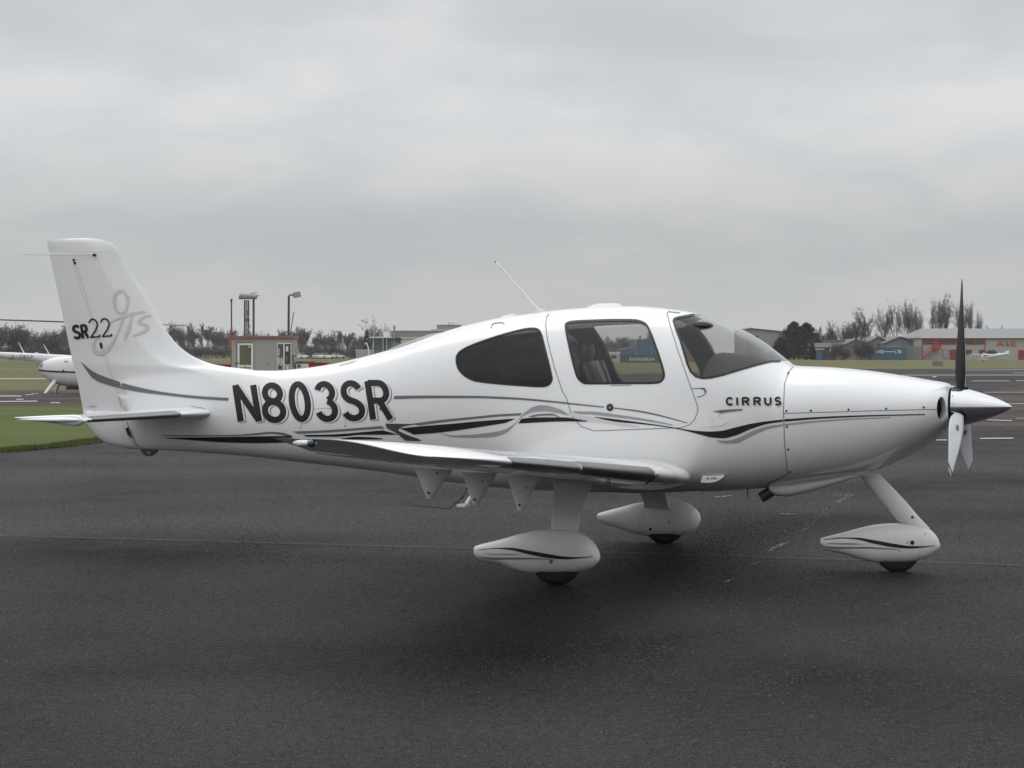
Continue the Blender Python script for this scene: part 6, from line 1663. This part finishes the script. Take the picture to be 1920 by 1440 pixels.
mb = MB(); mb.ell(hp(68.5, 663.6), (.11, .08, .06), 10, 6); mb.obj('boom_fitting', M_WFR, hl)
S = []
for i, ch in enumerate('G-OWGF'):
    x0 = 23.5 + i * 7.2; S += glyph_strips(ch, [(x0, 664.8 + i * .25), (x0 + 5.4, 664.8 + i * .25), (x0 + 5.4, 672 + i * .25), (x0, 671.6 + i * .25)], 1.0, 1)
hv = []
def boom_fn(px_, py_, off):
    r = np.interp(px_, [0, 60, 85], [.115, .172, .19]); zc = np.interp(px_, [0, 60, 85], [665, 670.0, 672.0])
    dz = np.clip((zc - py_) * K, -r * .97, r * .97); y = -np.sqrt(r * r - dz * dz) - .012 - off
    return np.stack([(px_ - 960) * K - hx0, y, EYE + (HOR - py_) * K], -1)
mesh_obj('registration_letters', *strips_mesh(S, boom_fn, 0, .001), M_GREY, hl)
words('red_script', 'OWE', 120, 127.5, 676.6, 679.4, D - .66, M_RED, hl, .7, .2, -.05)
mb = MB(); mb.box(tuple(hp(140, 728, 0)), (.6, .5, .12)); mb.obj('belly_box', M_POLE, hl)

# ------------------------------------------------------------ small parked aeroplane and cabinet on the right
D = 372.0; K2 = D / F
ap = place('small_aeroplane', 'small white low-wing aeroplane with dark canopy on grass before the hangar', 'light aircraft', 1850, D); ax0 = ap.location.x
def ap_(px_, py_, y=0.0): return Vector(((px_ - 960) * K2 - ax0, y, EYE + (HOR - py_) * K2))
mb = MB(); R_ = []
for x_, yt, yb, hw in ((1840, 667, 670, .2), (1844, 663.5, 673, .42), (1852, 662, 673.5, .5), (1866, 662, 671, .5), (1876, 662.2, 668, .36), (1889, 662, 665, .12)):
    top, bot = ap_(x_, yt).z, ap_(x_, yb).z
    R_.append([(ap_(x_, 0).x, hw * math.cos(a), (top + bot) / 2 + (top - bot) / 2 * math.sin(a)) for a in np.linspace(0, 6.283, 16, endpoint=False)])
mb.rings(R_); mb.obj('fuselage', M_HELI, ap, 50)
mb = MB(); mb.ell(ap_(1859, 661.5), (1.15, .42, .62), 16, 10); mb.obj('canopy', mat('dark_canopy', (.015, .028, .026), .15), ap, 60)
mb = MB(); mb.rings([[ap_(1850, 664.6, y_) + Vector((dx, 0, dz)) for dx, dz in ((-.55, 0), (0, .09), (.6, 0), (0, -.06))] if False else [Vector((ap_(xc, 0).x + dx, y_, ap_(0, yr).z + dz)) for dx, dz in ((-.5, 0), (0, .09), (.6, 0), (0, -.06))] for xc, y_, yr in ((1812, -4.2, 664.2), (1838, -1.2, 664.8), (1853, 0, 665.2), (1866, 1.2, 664.9), (1880, 4.2, 664.0))]); mb.fix(); mb.obj('wing', M_HELI, ap, 30)
mb = MB(); mb.prism([ap_(1881, 662.5), ap_(1889, 656.6), ap_(1892.8, 656.4), ap_(1891, 664.4), ap_(1884, 664.6)], (0, .1, 0)); mb.fix(); mb.obj('tail_fin', M_HELI, ap)
mb = MB(); mb.box(tuple(ap_(1888, 663.6)), (.7, 2.6, .06)); mb.obj('tailplane', M_HELI, ap)
mb = MB(); mb.box(tuple(ap_(1843, 674, -.3)), (2.1, .5, .16)); mb.box(tuple(ap_(1843.6, 668, -.3)), (.14, .14, 1.4)); mb.obj('nose_cover_board', M_HELI, ap)
for x_, y_ in ((1843, 0), (1853, -.9), (1856, .9)):
    mb = MB(); mb.tube([(ap_(x_, 0).x, y_ - .06, .18), (ap_(x_, 0).x, y_ + .06, .18)], .18, 12); wo = mb.obj('wheel', M_LAMP, ap, 40)
    mb = MB(); mb.tube([(ap_(x_, 0).x, y_, .2), (ap_(x_, 0).x, y_ * .5, .75)], .04, 6); mb.obj('gear_strut', M_LAMP, ap)
bx = place('utility_cabinet', 'small grey utility cabinet standing alone on the grass by the taxiway', 'cabinet', 1759, 240)
pb('cabinet_body', 1751, 1768, 678, 687, 240, .6, mat('cabinet_grey', (.16, .175, .19), .6, var=.08), bx, 0); pb('lid', 1750.4, 1768.6, 677.2, 678.2, 240, .7, M_LAMP, bx); pb('side_panel', 1749.8, 1751, 678, 687, 240, .5, M_ROOFD, bx, 0)
# ------------------------------------------------------------ damp air
hm = bpy.data.materials.new('damp_air'); hm.use_nodes = True
hn = hm.node_tree.nodes; hn.clear()
ho = hn.new('ShaderNodeOutputMaterial'); hv_ = hn.new('ShaderNodeVolumePrincipled')
hv_.inputs['Density'].default_value = .00016; hv_.inputs['Color'].default_value = (.93, .95, .97, 1); hv_.inputs['Anisotropy'].default_value = .2
hm.node_tree.links.new(hv_.outputs[0], ho.inputs['Volume'])
mb = MB(); mb.box((0, 1900, 9.5), (6400, 4600, 21)); mb.obj('haze', hm, kind='stuff')
